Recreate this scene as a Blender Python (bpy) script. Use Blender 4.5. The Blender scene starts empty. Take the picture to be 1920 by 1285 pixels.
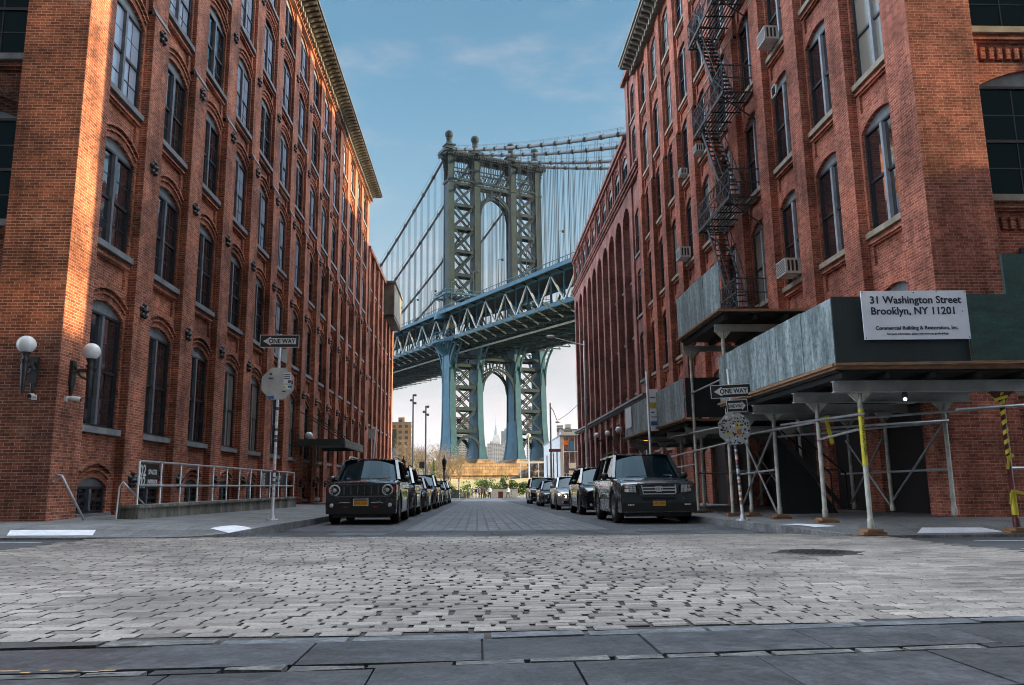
import bpy, math, random
from mathutils import Vector, Matrix
random.seed(7)
R = math.radians
sc = bpy.context.scene
# ------------------------------------------------------------------ camera, light, exposure
cam = bpy.data.cameras.new("camera"); camo = bpy.data.objects.new("camera", cam)
sc.collection.objects.link(camo); sc.camera = camo
cam.sensor_width = 36; cam.lens = 28.125; cam.clip_start = .1; cam.clip_end = 20000
_yaw, _pitch, _roll = R(2.56985), R(10.19138), R(.72189)
_fw0 = Vector((math.sin(_yaw), math.cos(_yaw), 0)); _r0 = Vector((math.cos(_yaw), -math.sin(_yaw), 0)); _up = Vector((0, 0, 1))
_fw = _fw0*math.cos(_pitch)+_up*math.sin(_pitch); _u0 = _up*math.cos(_pitch)-_fw0*math.sin(_pitch)
_r = _r0*math.cos(_roll)-_u0*math.sin(_roll); _u = _u0*math.cos(_roll)+_r0*math.sin(_roll)
camo.matrix_world = Matrix(((_r.x, _u.x, -_fw.x, 0), (_r.y, _u.y, -_fw.y, 0), (_r.z, _u.z, -_fw.z, 0), (0, 0, 0, 1)))
SUN_EL, SUN_AZ = R(9.5), R(95.5)         # azimuth clockwise from +Y; the sun stands to the right, low, shining along the cross street
sun = bpy.data.lights.new("sun", 'SUN'); suno = bpy.data.objects.new("sun", sun); sc.collection.objects.link(suno)
sun.energy = 5.0; sun.angle = R(.5); sun.color = (1, .74, .38)
sd = Vector((math.sin(SUN_AZ)*math.cos(SUN_EL), math.cos(SUN_AZ)*math.cos(SUN_EL), math.sin(SUN_EL)))
suno.rotation_euler = sd.to_track_quat('Z', 'Y').to_euler()
w = bpy.data.worlds.new("World"); sc.world = w; w.use_nodes = True
SKY_MUL, SKY_HOR, SKY_CLOUD, SKY_VEIL, VEIL, SOUTH = (.46, .69, .68), (1.2, 1.19, 1.25), (2.0, 1.75, 1.8), (3.75, 4.3, 5.0), 3.7, .7
nt = w.node_tree; N = nt.nodes; L = nt.links
bg = N['Background']; bg.inputs[1].default_value = .15
sky = N.new('ShaderNodeTexSky'); sky.sky_type = 'NISHITA'; sky.sun_disc = False
sky.sun_elevation = SUN_EL; sky.sun_rotation = SUN_AZ; sky.air_density = 1.0; sky.dust_density = .35; sky.ozone_density = 1.8
tc = N.new('ShaderNodeTexCoord'); mp = N.new('ShaderNodeMapping'); mp.inputs['Scale'].default_value = (2.0, 1.2, 6.5); mp.inputs['Rotation'].default_value = (.1, .5, .3)
no = N.new('ShaderNodeTexNoise'); no.inputs['Scale'].default_value = 1.25; no.inputs['Detail'].default_value = 9; no.inputs['Roughness'].default_value = .58
def wmath(op, a, b=None, c=None):
    n = N.new('ShaderNodeMath'); n.operation = op
    for i, v in enumerate((a, b, c)):
        if v is None: continue
        if isinstance(v, (int, float)): n.inputs[i].default_value = v
        else: L.new(v, n.inputs[i])
    return n.outputs[0]
def wmix(a, b, f, mode='MIX'):
    x = N.new('ShaderNodeMix'); x.data_type = 'RGBA'; x.blend_type = mode
    for s_, v in ((6, a), (7, b), (0, f)):
        if isinstance(v, tuple): x.inputs[s_].default_value = (*v, 1)
        elif isinstance(v, (int, float)): x.inputs[s_].default_value = v
        else: L.new(v, x.inputs[s_])
    return x.outputs[2]
def wstep(v, lo, hi):
    n = N.new('ShaderNodeMapRange'); n.interpolation_type = 'SMOOTHSTEP'; n.inputs['From Min'].default_value = lo; n.inputs['From Max'].default_value = hi; L.new(v, n.inputs[0]); return n.outputs[0]
L.new(tc.outputs['Generated'], mp.inputs[0]); L.new(mp.outputs[0], no.inputs['Vector'])
sx = N.new('ShaderNodeSeparateXYZ'); L.new(tc.outputs['Generated'], sx.inputs[0])
# haze whitening towards the horizon, thin cloud streaks, and a bright veil added outside the view to lift the facades
c = wmix(sky.outputs[0], SKY_MUL, 1., 'MULTIPLY')
c = wmix(c, SKY_HOR, wstep(sx.outputs[2], .52, -.02))
c = wmix(c, SKY_CLOUD, wmath('MULTIPLY', wstep(no.outputs[0], .43, .69), .7))
dt = N.new('ShaderNodeVectorMath'); dt.operation = 'DOT_PRODUCT'; dt.inputs[1].default_value = (0, math.cos(.26), math.sin(.26)); L.new(tc.outputs['Generated'], dt.inputs[0])
veil = wmix(wmix(wmix(sky.outputs[0], SKY_VEIL, .86), (VEIL,)*3, 1., 'MULTIPLY'), (SOUTH,)*3, wstep(wmath('ADD', sx.outputs[1], wmath('MULTIPLY', sx.outputs[2], -.5)), -.25, -.75))   # the added veil is dimmed behind the viewpoint to keep camera-facing sides dark
c = wmix(c, veil, wstep(dt.outputs['Value'], .88, .62))
L.new(c, bg.inputs[0])
vs = sc.view_settings; sc.display_settings.display_device = 'sRGB'; vs.view_transform = 'Standard'; vs.look = 'None'; vs.gamma = 1; vs.exposure = 1.4
sc.cycles.use_denoising = True; sc.cycles.denoiser = 'OPENIMAGEDENOISE'; sc.cycles.denoising_input_passes = 'RGB_ALBEDO_NORMAL'; sc.cycles.denoising_prefilter = 'ACCURATE'; sc.cycles.filter_width = 1.0; sc.cycles.sample_clamp_indirect = 4
sc.cycles.max_bounces = 6; sc.cycles.diffuse_bounces = 4; sc.cycles.glossy_bounces = 3; sc.cycles.transparent_max_bounces = 8

# ------------------------------------------------------------------ materials
M = {}
def nodes(name):
    m = bpy.data.materials.new(name); m.use_nodes = True; M[name] = m
    return m, m.node_tree.nodes, m.node_tree.links, m.node_tree.nodes['Principled BSDF']
def coords(N, L, scale=(1, 1, 1)):
    g = N.new('ShaderNodeNewGeometry'); mp = N.new('ShaderNodeMapping'); mp.inputs['Scale'].default_value = scale
    L.new(g.outputs['Position'], mp.inputs[0]); return mp.outputs[0]
def noise(N, L, vec, scale, detail=4, rough=.55):
    n = N.new('ShaderNodeTexNoise'); n.inputs['Scale'].default_value = scale; n.inputs['Detail'].default_value = detail
    n.inputs['Roughness'].default_value = rough; L.new(vec, n.inputs['Vector']); return n.outputs[0]
def ramp(N, L, fac, *stops):
    r = N.new('ShaderNodeValToRGB'); e = r.color_ramp.elements
    while len(e) < len(stops): e.new(.5)
    for el, (p, c) in zip(e, stops): el.position = p; el.color = (*c, 1) if len(c) == 3 else c
    L.new(fac, r.inputs[0]); return r.outputs[0]
def mix(N, L, a, b, fac, mode='MIX'):
    x = N.new('ShaderNodeMix'); x.data_type = 'RGBA'; x.blend_type = mode
    for s, v in ((6, a), (7, b), (0, fac)):
        if isinstance(v, (tuple, float, int)): x.inputs[s].default_value = (*v, 1) if isinstance(v, tuple) else ((v, v, v, 1) if s else v)
        else: L.new(v, x.inputs[s])
    return x.outputs[2]
def bump(N, L, P, h, strength=.4, dist=.02):
    b = N.new('ShaderNodeBump'); b.inputs['Strength'].default_value = strength; b.inputs['Distance'].default_value = dist
    L.new(h, b.inputs['Height']); L.new(b.outputs[0], P.inputs['Normal'])
def mat(name, c1, c2=None, scale=3., rough=.6, metal=0., bmp=0., bs=40., stretch=(1, 1, 1), spec=.5, emit=None, es=1., grit=0.):
    m, N, L, P = nodes(name); c2 = c2 or tuple(v*.72 for v in c1)
    v = coords(N, L, stretch)
    f = noise(N, L, v, scale, 5, .6)
    c = ramp(N, L, f, (.32, c1), (.68, c2))
    if grit:   # fine dirt and wear over the broad tone
        c = mix(N, L, c, ramp(N, L, noise(N, L, v, 26, 6, .75), (.36, (1-grit,)*3), (.6, (1.08,)*3)), 1., 'MULTIPLY')
        c = mix(N, L, c, ramp(N, L, noise(N, L, v, 3.1, 10, .8), (.4, (1-grit*.8,)*3), (.52, (1.0,)*3), (.66, (1+grit*.5,)*3)), 1., 'MULTIPLY')
    L.new(c, P.inputs['Base Color'])
    P.inputs['Roughness'].default_value = rough; P.inputs['Metallic'].default_value = metal
    P.inputs['Specular IOR Level'].default_value = spec
    if bmp: bump(N, L, P, noise(N, L, v, bs, 3), bmp, .02)
    if emit: P.inputs['Emission Color'].default_value = (*emit, 1); P.inputs['Emission Strength'].default_value = es
    return m
def wallvec(N, L, uscale=1., flat=False):
    """u along the wall, v up, whatever side the wall faces"""
    g = N.new('ShaderNodeNewGeometry'); sp = N.new('ShaderNodeSeparateXYZ'); L.new(g.outputs['Position'], sp.inputs[0])
    sn = N.new('ShaderNodeSeparateXYZ'); L.new(g.outputs['True Normal'], sn.inputs[0])
    ab = N.new('ShaderNodeMath'); ab.operation = 'ABSOLUTE'; L.new(sn.outputs[1], ab.inputs[0])
    gt = N.new('ShaderNodeMath'); gt.operation = 'GREATER_THAN'; gt.inputs[1].default_value = .6; L.new(ab.outputs[0], gt.inputs[0])
    mf = N.new('ShaderNodeMix'); mf.data_type = 'FLOAT'; L.new(gt.outputs[0], mf.inputs[0]); L.new(sp.outputs[1], mf.inputs[2]); L.new(sp.outputs[0], mf.inputs[3])
    cb = N.new('ShaderNodeCombineXYZ'); L.new(mf.outputs[0], cb.inputs[0]); L.new(sp.outputs[2], cb.inputs[1])
    return cb.outputs[0]
def brick(name, a, b, mortar, pale=.25, w=.215, h=.0677, dark=.5, ms=.0058):
    m, N, L, P = nodes(name); v = wallvec(N, L)
    t = N.new('ShaderNodeTexBrick'); L.new(v, t.inputs['Vector'])
    t.inputs['Color1'].default_value = (*a, 1); t.inputs['Color2'].default_value = (*b, 1); t.inputs['Mortar'].default_value = (*mortar, 1)
    t.inputs['Scale'].default_value = 1; t.inputs['Mortar Size'].default_value = ms; t.inputs['Mortar Smooth'].default_value = .2
    t.inputs['Bias'].default_value = -.1; t.inputs['Brick Width'].default_value = w; t.inputs['Row Height'].default_value = h
    g = coords(N, L)
    c = t.outputs[0]
    c = mix(N, L, c, (1.32, 1.2, 1.15), mix(N, L, 0., pale, noise(N, L, g, 9, 3, .6)), 'MULTIPLY')
    st = ramp(N, L, noise(N, L, g, .55, 7, .68), (.36, (dark, dark, dark)), (.52, (.95, .95, .95)), (.68, (1.35, 1.25, 1.15)))
    c = mix(N, L, c, st, 1., 'MULTIPLY')
    # rain streaks and soot running down the wall
    ve = coords(N, L, (1.6, 1.6, .12)); sk = ramp(N, L, noise(N, L, ve, 1.6, 5, .7), (.35, (.62, .58, .56)), (.6, (1, 1, 1)))
    c = mix(N, L, c, sk, .95, 'MULTIPLY')
    # lime bloom and patches of pale repointing
    lm = ramp(N, L, noise(N, L, g, 1.15, 10, .78), (.60, (0, 0, 0)), (.70, (.55, .55, .55)))
    c = mix(N, L, c, (.47, .36, .31), lm)
    c = mix(N, L, c, ramp(N, L, noise(N, L, g, 22, 5, .75), (.36, (.58, .56, .55)), (.58, (1.12, 1.1, 1.08))), 1., 'MULTIPLY')
    L.new(c, P.inputs['Base Color']); P.inputs['Roughness'].default_value = .88; P.inputs['Specular IOR Level'].default_value = .25
    h1 = mix(N, L, t.outputs['Fac'], noise(N, L, g, 60, 2), .35)
    inv = N.new('ShaderNodeMath'); inv.operation = 'SUBTRACT'; inv.inputs[0].default_value = 1; L.new(h1, inv.inputs[1])
    bump(N, L, P, inv.outputs[0], .7, .012)
    return m
brick('brick_red', (.50, .165, .085), (.21, .055, .034), (.58, .43, .34), dark=.42)
brick('brick_red_shaded', (.30, .10, .055), (.12, .038, .025), (.42, .31, .25), dark=.4)  # darker copy of the red brick, painting shade onto the cross street face
brick('brick_orange', (.50, .165, .11), (.24, .062, .042), (.52, .35, .27), dark=.5)
brick('granite_pier', (.40, .29, .17), (.27, .19, .11), (.14, .10, .07), w=2.2, h=.9, dark=.6, ms=.05)
brick('brick_purple', (.36, .16, .14), (.20, .085, .078), (.36, .24, .21))
mat('stone_grey', (.23, .235, .235), (.12, .125, .13), 2.2, .85, bmp=.3)
mat('stone_tan', (.36, .31, .24), (.2, .17, .13), 2.2, .85, bmp=.3)
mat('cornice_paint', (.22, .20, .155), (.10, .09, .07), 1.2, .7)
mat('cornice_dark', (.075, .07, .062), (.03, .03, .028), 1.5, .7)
mat('frame_dark', (.022, .026, .032), (.012, .013, .016), 4, .45)
mat('frame_head', (.20, .225, .24), (.11, .125, .135), 3, .6)
mat('cornice_grey', (.15, .14, .115), (.07, .065, .055), 1.2, .7)
mat('frame_mid', (.15, .165, .19), (.08, .09, .10), 3, .5)
mat('frame_light', (.34, .36, .40), (.2, .22, .25), 3, .5)
mat('iron', (.012, .013, .015), (.03, .028, .026), 6, .5, bmp=.2)
mat('iron_rail', (.05, .06, .068), (.02, .022, .026), 5, .45)
mat('galvanised', (.5, .52, .53), (.3, .31, .32), 7, .42, metal=.35)
mat('pipe_paint', (.46, .46, .40), (.22, .215, .18), 5, .55, bmp=.15)
mat('pipe_red', (.12, .018, .018), (.06, .012, .012), 6, .5)
mat('tape_yellow', (.62, .52, .03), (.4, .33, .02), 8, .5)
mat('asphalt', (.062, .062, .066), (.036, .036, .039), .6, .8, bmp=.5, bs=60)
mat('concrete', (.36, .35, .29), (.10, .10, .085), 1.6, .88, bmp=.35, stretch=(1, 1, .15), grit=.5)
mat('kerb_stone', (.26, .262, .262), (.12, .122, .125), 1.5, .75, bmp=.3, grit=.5)
mat('paint_white', (.80, .81, .84), (.62, .63, .66), 5, .6, grit=.12)
mat('sign_black', (.006, .006, .007), (.012, .012, .013), 4, .5)
mat('sign_white', (.68, .68, .65), (.45, .45, .44), 14, .5)
mat('sign_back', (.55, .55, .52), (.38, .385, .38), 4, .5, metal=.3)
mat('sticker_dark', (.03, .03, .05), (.08, .06, .1), 30, .5)
mat('sticker_blue', (.03, .18, .34), (.03, .1, .3), 20, .5)
mat('sticker_orange', (.6, .17, .01), (.5, .1, .01), 20, .5)
mat('sticker_red', (.35, .02, .02), (.2, .02, .02), 20, .5)
mat('plywood_green', (.012, .075, .058), (.004, .028, .025), 1.8, .6, bmp=.2, stretch=(1, 1, 3), grit=.5)
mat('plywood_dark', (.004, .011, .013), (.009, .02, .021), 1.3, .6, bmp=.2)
mat('wood', (.32, .17, .085), (.15, .085, .05), 4, .75, stretch=(1, 1, 8))
mat('steel_white', (.40, .41, .39), (.2, .2, .185), 1.6, .6, bmp=.2)
mat('ac_white', (.62, .62, .6), (.42, .42, .41), 5, .5)
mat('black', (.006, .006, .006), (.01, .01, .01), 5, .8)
mat('globe', (.70, .71, .69), (.6, .61, .6), 2, .22)
mat('camera_white', (.65, .63, .58), (.5, .49, .46), 6, .4)
def hoarding():
    m, N, L, P = nodes('hoarding_grey'); v = coords(N, L); v2 = coords(N, L, (1.5, 1.5, .35))
    c = ramp(N, L, noise(N, L, v2, 1.6, 9, .72), (.3, (.06, .09, .09)), (.48, (.22, .285, .29)), (.66, (.46, .55, .56)))
    sp = ramp(N, L, noise(N, L, v, 9, 6, .7), (.36, (.35, .35, .35)), (.55, (1, 1, 1)))
    c = mix(N, L, c, sp, .8, 'MULTIPLY'); c = mix(N, L, c, ramp(N, L, noise(N, L, coords(N, L, (2.2, 2.2, .2)), 2.2, 8, .8), (.38, (.45, .48, .5)), (.56, (1, 1, 1))), .9, 'MULTIPLY'); c = mix(N, L, c, ramp(N, L, noise(N, L, v, 34, 2, .5), (.26, (.2,)*3), (.3, (1,)*3)), .8, 'MULTIPLY'); L.new(c, P.inputs['Base Color']); P.inputs['Roughness'].default_value = .55
    bump(N, L, P, noise(N, L, v2, 12, 6), .35, .02)
hoarding()
def glass(name, base=(.01, .013, .018), rough=.03, ior=2.5, wob=.05):
    m, N, L, P = nodes(name)
    P.inputs['Base Color'].default_value = (*base, 1); P.inputs['Roughness'].default_value = rough; P.inputs['IOR'].default_value = ior
    P.inputs['Specular IOR Level'].default_value = .8
    if name == 'glass_car': P.inputs['Specular IOR Level'].default_value = .45; P.inputs['Specular Tint'].default_value = (.45, .78, .95, 1)
    g = coords(N, L); bump(N, L, P, noise(N, L, g, 1.1, 2), wob, .08)
glass('glass_window'); glass('glass_sky', (.36, .42, .52), .04, 2.2); glass('glass_blind', (.22, .22, .19), .12); glass('glass_car', (.004, .012, .016), .015, 1.36, .0); glass('glass_lobby', (.03, .05, .05), .05)  # the sky pane's pale base paints in a bright sky reflection
def carpaint(name, c, rough=.22, metal=.0):
    m, N, L, P = nodes(name); P.inputs['Base Color'].default_value = (*c, 1); P.inputs['Roughness'].default_value = rough
    P.inputs['Metallic'].default_value = metal; P.inputs['Coat Weight'].default_value = 1; P.inputs['Coat Roughness'].default_value = .04
    g = coords(N, L); L.new(ramp(N, L, noise(N, L, g, 2.5, 6, .7), (.3, (rough*.8,)*3), (.7, (rough*1.7,)*3)), P.inputs['Roughness'])
    L.new(ramp(N, L, noise(N, L, g, 5, 6, .75), (.45, c), (.75, tuple(v*.85+.012 for v in c))), P.inputs['Base Color'])
carpaint('paint_black', (.006, .007, .009)); carpaint('paint_slate', (.028, .04, .045), .25, .3); carpaint('paint_navy', (.012, .016, .028)); carpaint('paint_silver', (.5, .52, .55), .3, .3)
carpaint('paint_charcoal', (.02, .022, .026), .25, .3)
mat('tyre', (.012, .012, .012), (.022, .021, .02), 9, .8)
mat('rim', (.34, .35, .36), (.22, .22, .23), 4, .3, metal=.9)
mat('plastic_black', (.01, .01, .011), (.016, .016, .017), 6, .5)
mat('chrome', (.8, .82, .84), (.65, .67, .7), 4, .3, metal=.55)
mat('trim_grey', (.11, .12, .14), (.07, .08, .09), 5, .3)
mat('lamp_glass', (.85, .87, .88), (.5, .52, .54), 22, .12)
mat('lamp_amber', (.75, .25, .02), (.6, .16, .01), 22, .2)
mat('lamp_red', (.5, .012, .01), (.4, .01, .01), 22, .3)
mat('plate_yellow', (.75, .36, .012), (.66, .3, .01), 20, .45)
# ------------------------------------------------------------------ mesh helpers
class MB:
    def __init__(s): s.v = []; s.f = []; s.m = []; s.mats = []; s.cur = 0; s.sm = []
    def mt(s, name):
        if name not in s.mats: s.mats.append(name)
        s.cur = s.mats.index(name); return s
    def face(s, pts, smooth=False):
        i = len(s.v); s.v += [tuple(p) for p in pts]; s.f.append(tuple(range(i, i+len(pts)))); s.m.append(s.cur); s.sm.append(smooth)
    def box(s, x0, x1, y0, y1, z0, z1, T=None, taper=0):
        p = [(x, y, z) for z in (z0, z1) for y in (y0, y1) for x in (x0, x1)]
        if T: p = [T(*q) for q in p]
        for q in ((0, 1, 3, 2), (4, 5, 7, 6), (0, 1, 5, 4), (2, 3, 7, 6), (0, 2, 6, 4), (1, 3, 7, 5)): s.face([p[k] for k in q])
        return s
    def bar(s, a, b, wd, ht=None, up=(0, 0, 1)):
        """square bar between two points"""
        a, b = Vector(a), Vector(b); d = (b-a).normalized(); u = Vector(up)
        if abs(d.dot(u)) > .98: u = Vector((1, 0, 0))
        x = d.cross(u).normalized()*wd/2; y = x.cross(d).normalized()*(ht or wd)/2
        P = [e+i*x+j*y for e in (a, b) for i, j in ((-1, -1), (1, -1), (1, 1), (-1, 1))]
        for q in ((0, 1, 2, 3), (4, 5, 6, 7), (0, 1, 5, 4), (1, 2, 6, 5), (2, 3, 7, 6), (3, 0, 4, 7)): s.face([P[k] for k in q])
        return s
    def tube(s, pts, r, n=8, cap=True):
        pts = [Vector(p) for p in pts]; rr = r if isinstance(r, (list, tuple)) else [r]*len(pts)
        base = len(s.v); up = Vector((0, 0, 1)); prev = None
        for i, p in enumerate(pts):
            d = (pts[min(i+1, len(pts)-1)]-pts[max(i-1, 0)]).normalized()
            if prev is None: x = d.cross(up if abs(d.dot(up)) < .95 else Vector((1, 0, 0))).normalized()
            else: x = (prev-d*prev.dot(d)).normalized()
            prev = x; y = d.cross(x)
            for k in range(n): a = 2*math.pi*k/n; s.v.append(tuple(p+(x*math.cos(a)+y*math.sin(a))*rr[i]))
        for i in range(len(pts)-1):
            for k in range(n):
                a = base+i*n; s.f.append((a+k, a+(k+1) % n, a+n+(k+1) % n, a+n+k)); s.m.append(s.cur); s.sm.append(True)
        if cap:
            for e in (0, len(pts)-1): s.f.append(tuple(base+e*n+k for k in range(n))); s.m.append(s.cur); s.sm.append(False)
        return s
    def lathe(s, c, prof, n=14, axis='z', ang=2*math.pi):
        """profile [(radius, height)] turned about an axis through c"""
        c = Vector(c); base = len(s.v)
        for r, h in prof:
            for k in range(n):
                a = 2*math.pi*k/n; q = (r*math.cos(a), r*math.sin(a), h)
                q = {'z': q, 'x': (q[2], q[0], q[1]), 'y': (q[0], q[2], q[1])}[axis]; s.v.append(tuple(c+Vector(q)))
        for i in range(len(prof)-1):
            for k in range(n):
                a = base+i*n; s.f.append((a+k, a+(k+1) % n, a+n+(k+1) % n, a+n+k)); s.m.append(s.cur); s.sm.append(True)
        return s
    def ball(s, c, r, n=14, k=8, sz=1):
        return s.lathe(c, [(max(.0005, r*math.sin(math.pi*i/k)), -r*sz*math.cos(math.pi*i/k)) for i in range(k+1)], n)
    def prism(s, poly, T, d0, d1):
        """2D outline (u, w) extruded from d0 to d1 through T(u, w, d)"""
        s.face([T(u, w_, d0) for u, w_ in poly]); s.face([T(u, w_, d1) for u, w_ in poly]); n = len(poly)
        for i in range(n):
            a, b = poly[i], poly[(i+1) % n]; s.face([T(*a, d0), T(*b, d0), T(*b, d1), T(*a, d1)])
        return s
    def build(s, name, parent=None, mt=None, loc=None, weld=True):
        me = bpy.data.meshes.new(name); me.from_pydata(s.v, [], s.f)
        for k in (s.mats or [mt or 'black']): me.materials.append(M[k])
        me.polygons.foreach_set('material_index', s.m); me.polygons.foreach_set('use_smooth', s.sm); me.update()
        o = bpy.data.objects.new(name, me); sc.collection.objects.link(o)
        if parent: o.parent = parent
        if loc: o.location = loc
        return o
def mb(m): return MB().mt(m)
def empty(name, loc=(0, 0, 0), rz=0):
    o = bpy.data.objects.new(name, None); sc.collection.objects.link(o); o.location = loc; o.rotation_euler = (0, 0, rz); o.empty_display_size = .2; return o
def tag(o, label, cat, group=None):
    o['label'] = label; o['category'] = cat
    if group: o['group'] = group
    return o
def struct(o, kind='structure'): o['kind'] = kind; return o
def kids(o): return [c for c in bpy.data.objects if c.parent == o]
def copy_tree(o, children, parent=None):
    c = o.copy(); sc.collection.objects.link(c)
    if parent: c.parent = parent
    for ch in children.get(o.name, []): copy_tree(ch, children, c)
    return c
def childmap(root):
    m = {}
    def rec(o):
        m[o.name] = kids(o)
        for k in m[o.name]: rec(k)
    rec(root); return m
def lettering(body, size, mt, parent, M4, name='lettering', depth=.004, align='CENTER', squash=1., bold=.0):
    cu = bpy.data.curves.new(name, 'FONT'); cu.body = body; cu.size = size; cu.align_x = align; cu.align_y = 'CENTER'; cu.extrude = depth; cu.resolution_u = 3; cu.offset = size*bold
    to = bpy.data.objects.new(name, cu); sc.collection.objects.link(to); dg = bpy.context.evaluated_depsgraph_get()
    me = bpy.data.meshes.new_from_object(to.evaluated_get(dg)); bpy.data.objects.remove(to)
    me.transform(Matrix.Diagonal((squash, 1, 1, 1))); me.transform(M4); me.materials.clear(); me.materials.append(M[mt])
    o = bpy.data.objects.new(name, me); sc.collection.objects.link(o); o.parent = parent; return o
def facing(x, y, z, rz=0.):   # upright text facing the viewer at -Y, turned by rz about Z
    return Matrix.Translation((x, y, z)) @ Matrix.Rotation(rz, 4, 'Z') @ Matrix.Rotation(math.pi/2, 4, 'X')

# ------------------------------------------------------------------ the ground
def gz(x, y):
    x = max(-14, min(14, x)); return -.78-.0075*max(-40, min(125, y))+(-.012*x if x < 0 else -.005*x)
def sheet(mbx, xs, ys, f, dz=0.):
    for i in range(len(xs)-1):
        for j in range(len(ys)-1):
            mbx.face([(x, y, f(x, y)+dz) for x, y in ((xs[i], ys[j]), (xs[i+1], ys[j]), (xs[i+1], ys[j+1]), (xs[i], ys[j+1]))])
    return mbx
b = sheet(mb('asphalt'), [-400, -14, 0, 14, 400], [-60, -40, 0, 60, 125, 206], gz); struct(b.build('ground'))

# granite setts of the crossing, every block modelled
def setts():
    m, N, L, P = nodes('sett_granite'); g = coords(N, L)
    at = N.new('ShaderNodeAttribute'); at.attribute_name = 'tone'
    c = ramp(N, L, at.outputs['Fac'], (0, (.14, .124, .108)), (.45, (.262, .235, .208)), (1, (.40, .36, .32)))
    c = mix(N, L, c, ramp(N, L, noise(N, L, g, 45, 5, .75), (.3, (.55, .55, .56)), (.62, (1.12, 1.1, 1.08))), 1., 'MULTIPLY')
    c = mix(N, L, c, ramp(N, L, noise(N, L, g, .5, 5, .6), (.38, (.62, .62, .62)), (.58, (1.05, 1.04, 1.03))), 1., 'MULTIPLY')
    L.new(c, P.inputs['Base Color']); P.inputs['Roughness'].default_value = .5
    bump(N, L, P, noise(N, L, g, 38, 4, .7), .7, .012)
    q = MB().mt('sett_granite').mt('joint_sand').mt('sett_granite'); tone = []
    random.seed(3); y = 4.1; rowi = 0
    while y < 14.5:
        rh = random.uniform(.112, .122); x = -7.2+(.118 if rowi % 2 else 0)+random.uniform(-.035, .035)
        wob = [random.uniform(0, 6.3) for _ in range(3)]
        while x < 7.2:
            ln = random.uniform(.215, .255) if random.random() > .03 else .13
            lim_l, lim_r = -6.5+.12*math.sin(rowi*1.7), 6.75+.12*math.sin(rowi*2.3)
            yn = y+.004*math.sin(x*1.3+wob[0])
            inside = lim_l < x and x+ln < lim_r and yn > 4.61+.085*x and yn+rh < 14.52 and (x+.13-4.2)**2+(yn+.07-10.05)**2 > .27
            if inside and abs(x) < .56*(yn+2.2)+1.2:
                mid_ = math.exp(-((x-.35-.05*yn)/1.9)**2)            # the worn middle of the crossing has wider, deeper joints
                ge = .006+.016*mid_*random.uniform(.3, 1.4); gr = .0075+.0055*mid_; tz = random.uniform(-.002, .002)+.0; tl = random.uniform(-.0015, .0015); tt = random.uniform(-.0015, .0015)
                x0, x1, y0, y1 = x+ge, x+ln-ge, yn+gr, yn+rh-gr
                bv = .007; z = gz(x, yn)+.026+tz; cz = .004+.004*mid_; cc = random.uniform(.0, .02)
                top = [(x0+bv+cc*.3, y0+bv, z-tl-tt), (x1-bv, y0+bv, z+tl-tt), (x1-bv-cc*.3, y1-bv, z+tl+tt), (x0+bv, y1-bv, z-tl+tt)]
                mid = [(x0, y0, z-cz), (x1, y0, z-cz), (x1, y1, z-cz), (x0, y1, z-cz)]
                bot = [(a, b_, z-.06) for a, b_, _ in mid]
                k = len(q.v); q.v += top+mid+bot; t = min(1, max(0, random.gauss(.5, .2)))
                fs = [(0, 1, 2, 3)]+[(i, (i+1) % 4, 4+(i+1) % 4, 4+i) for i in range(4)]+[(4+i, 4+(i+1) % 4, 8+(i+1) % 4, 8+i) for i in range(4)]
                for n_, f in enumerate(fs): q.f.append(tuple(k+i for i in f)); q.m.append(1 if n_ > 4 else 0); q.sm.append(False); tone.append(t)
            x += ln
        y += rh; rowi += 1
    o = q.build('setts'); struct(o); o.name = 'cobblestone_crossing'
    a = o.data.attributes.new('tone', 'FLOAT', 'FACE'); a.data.foreach_set('value', tone)
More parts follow.
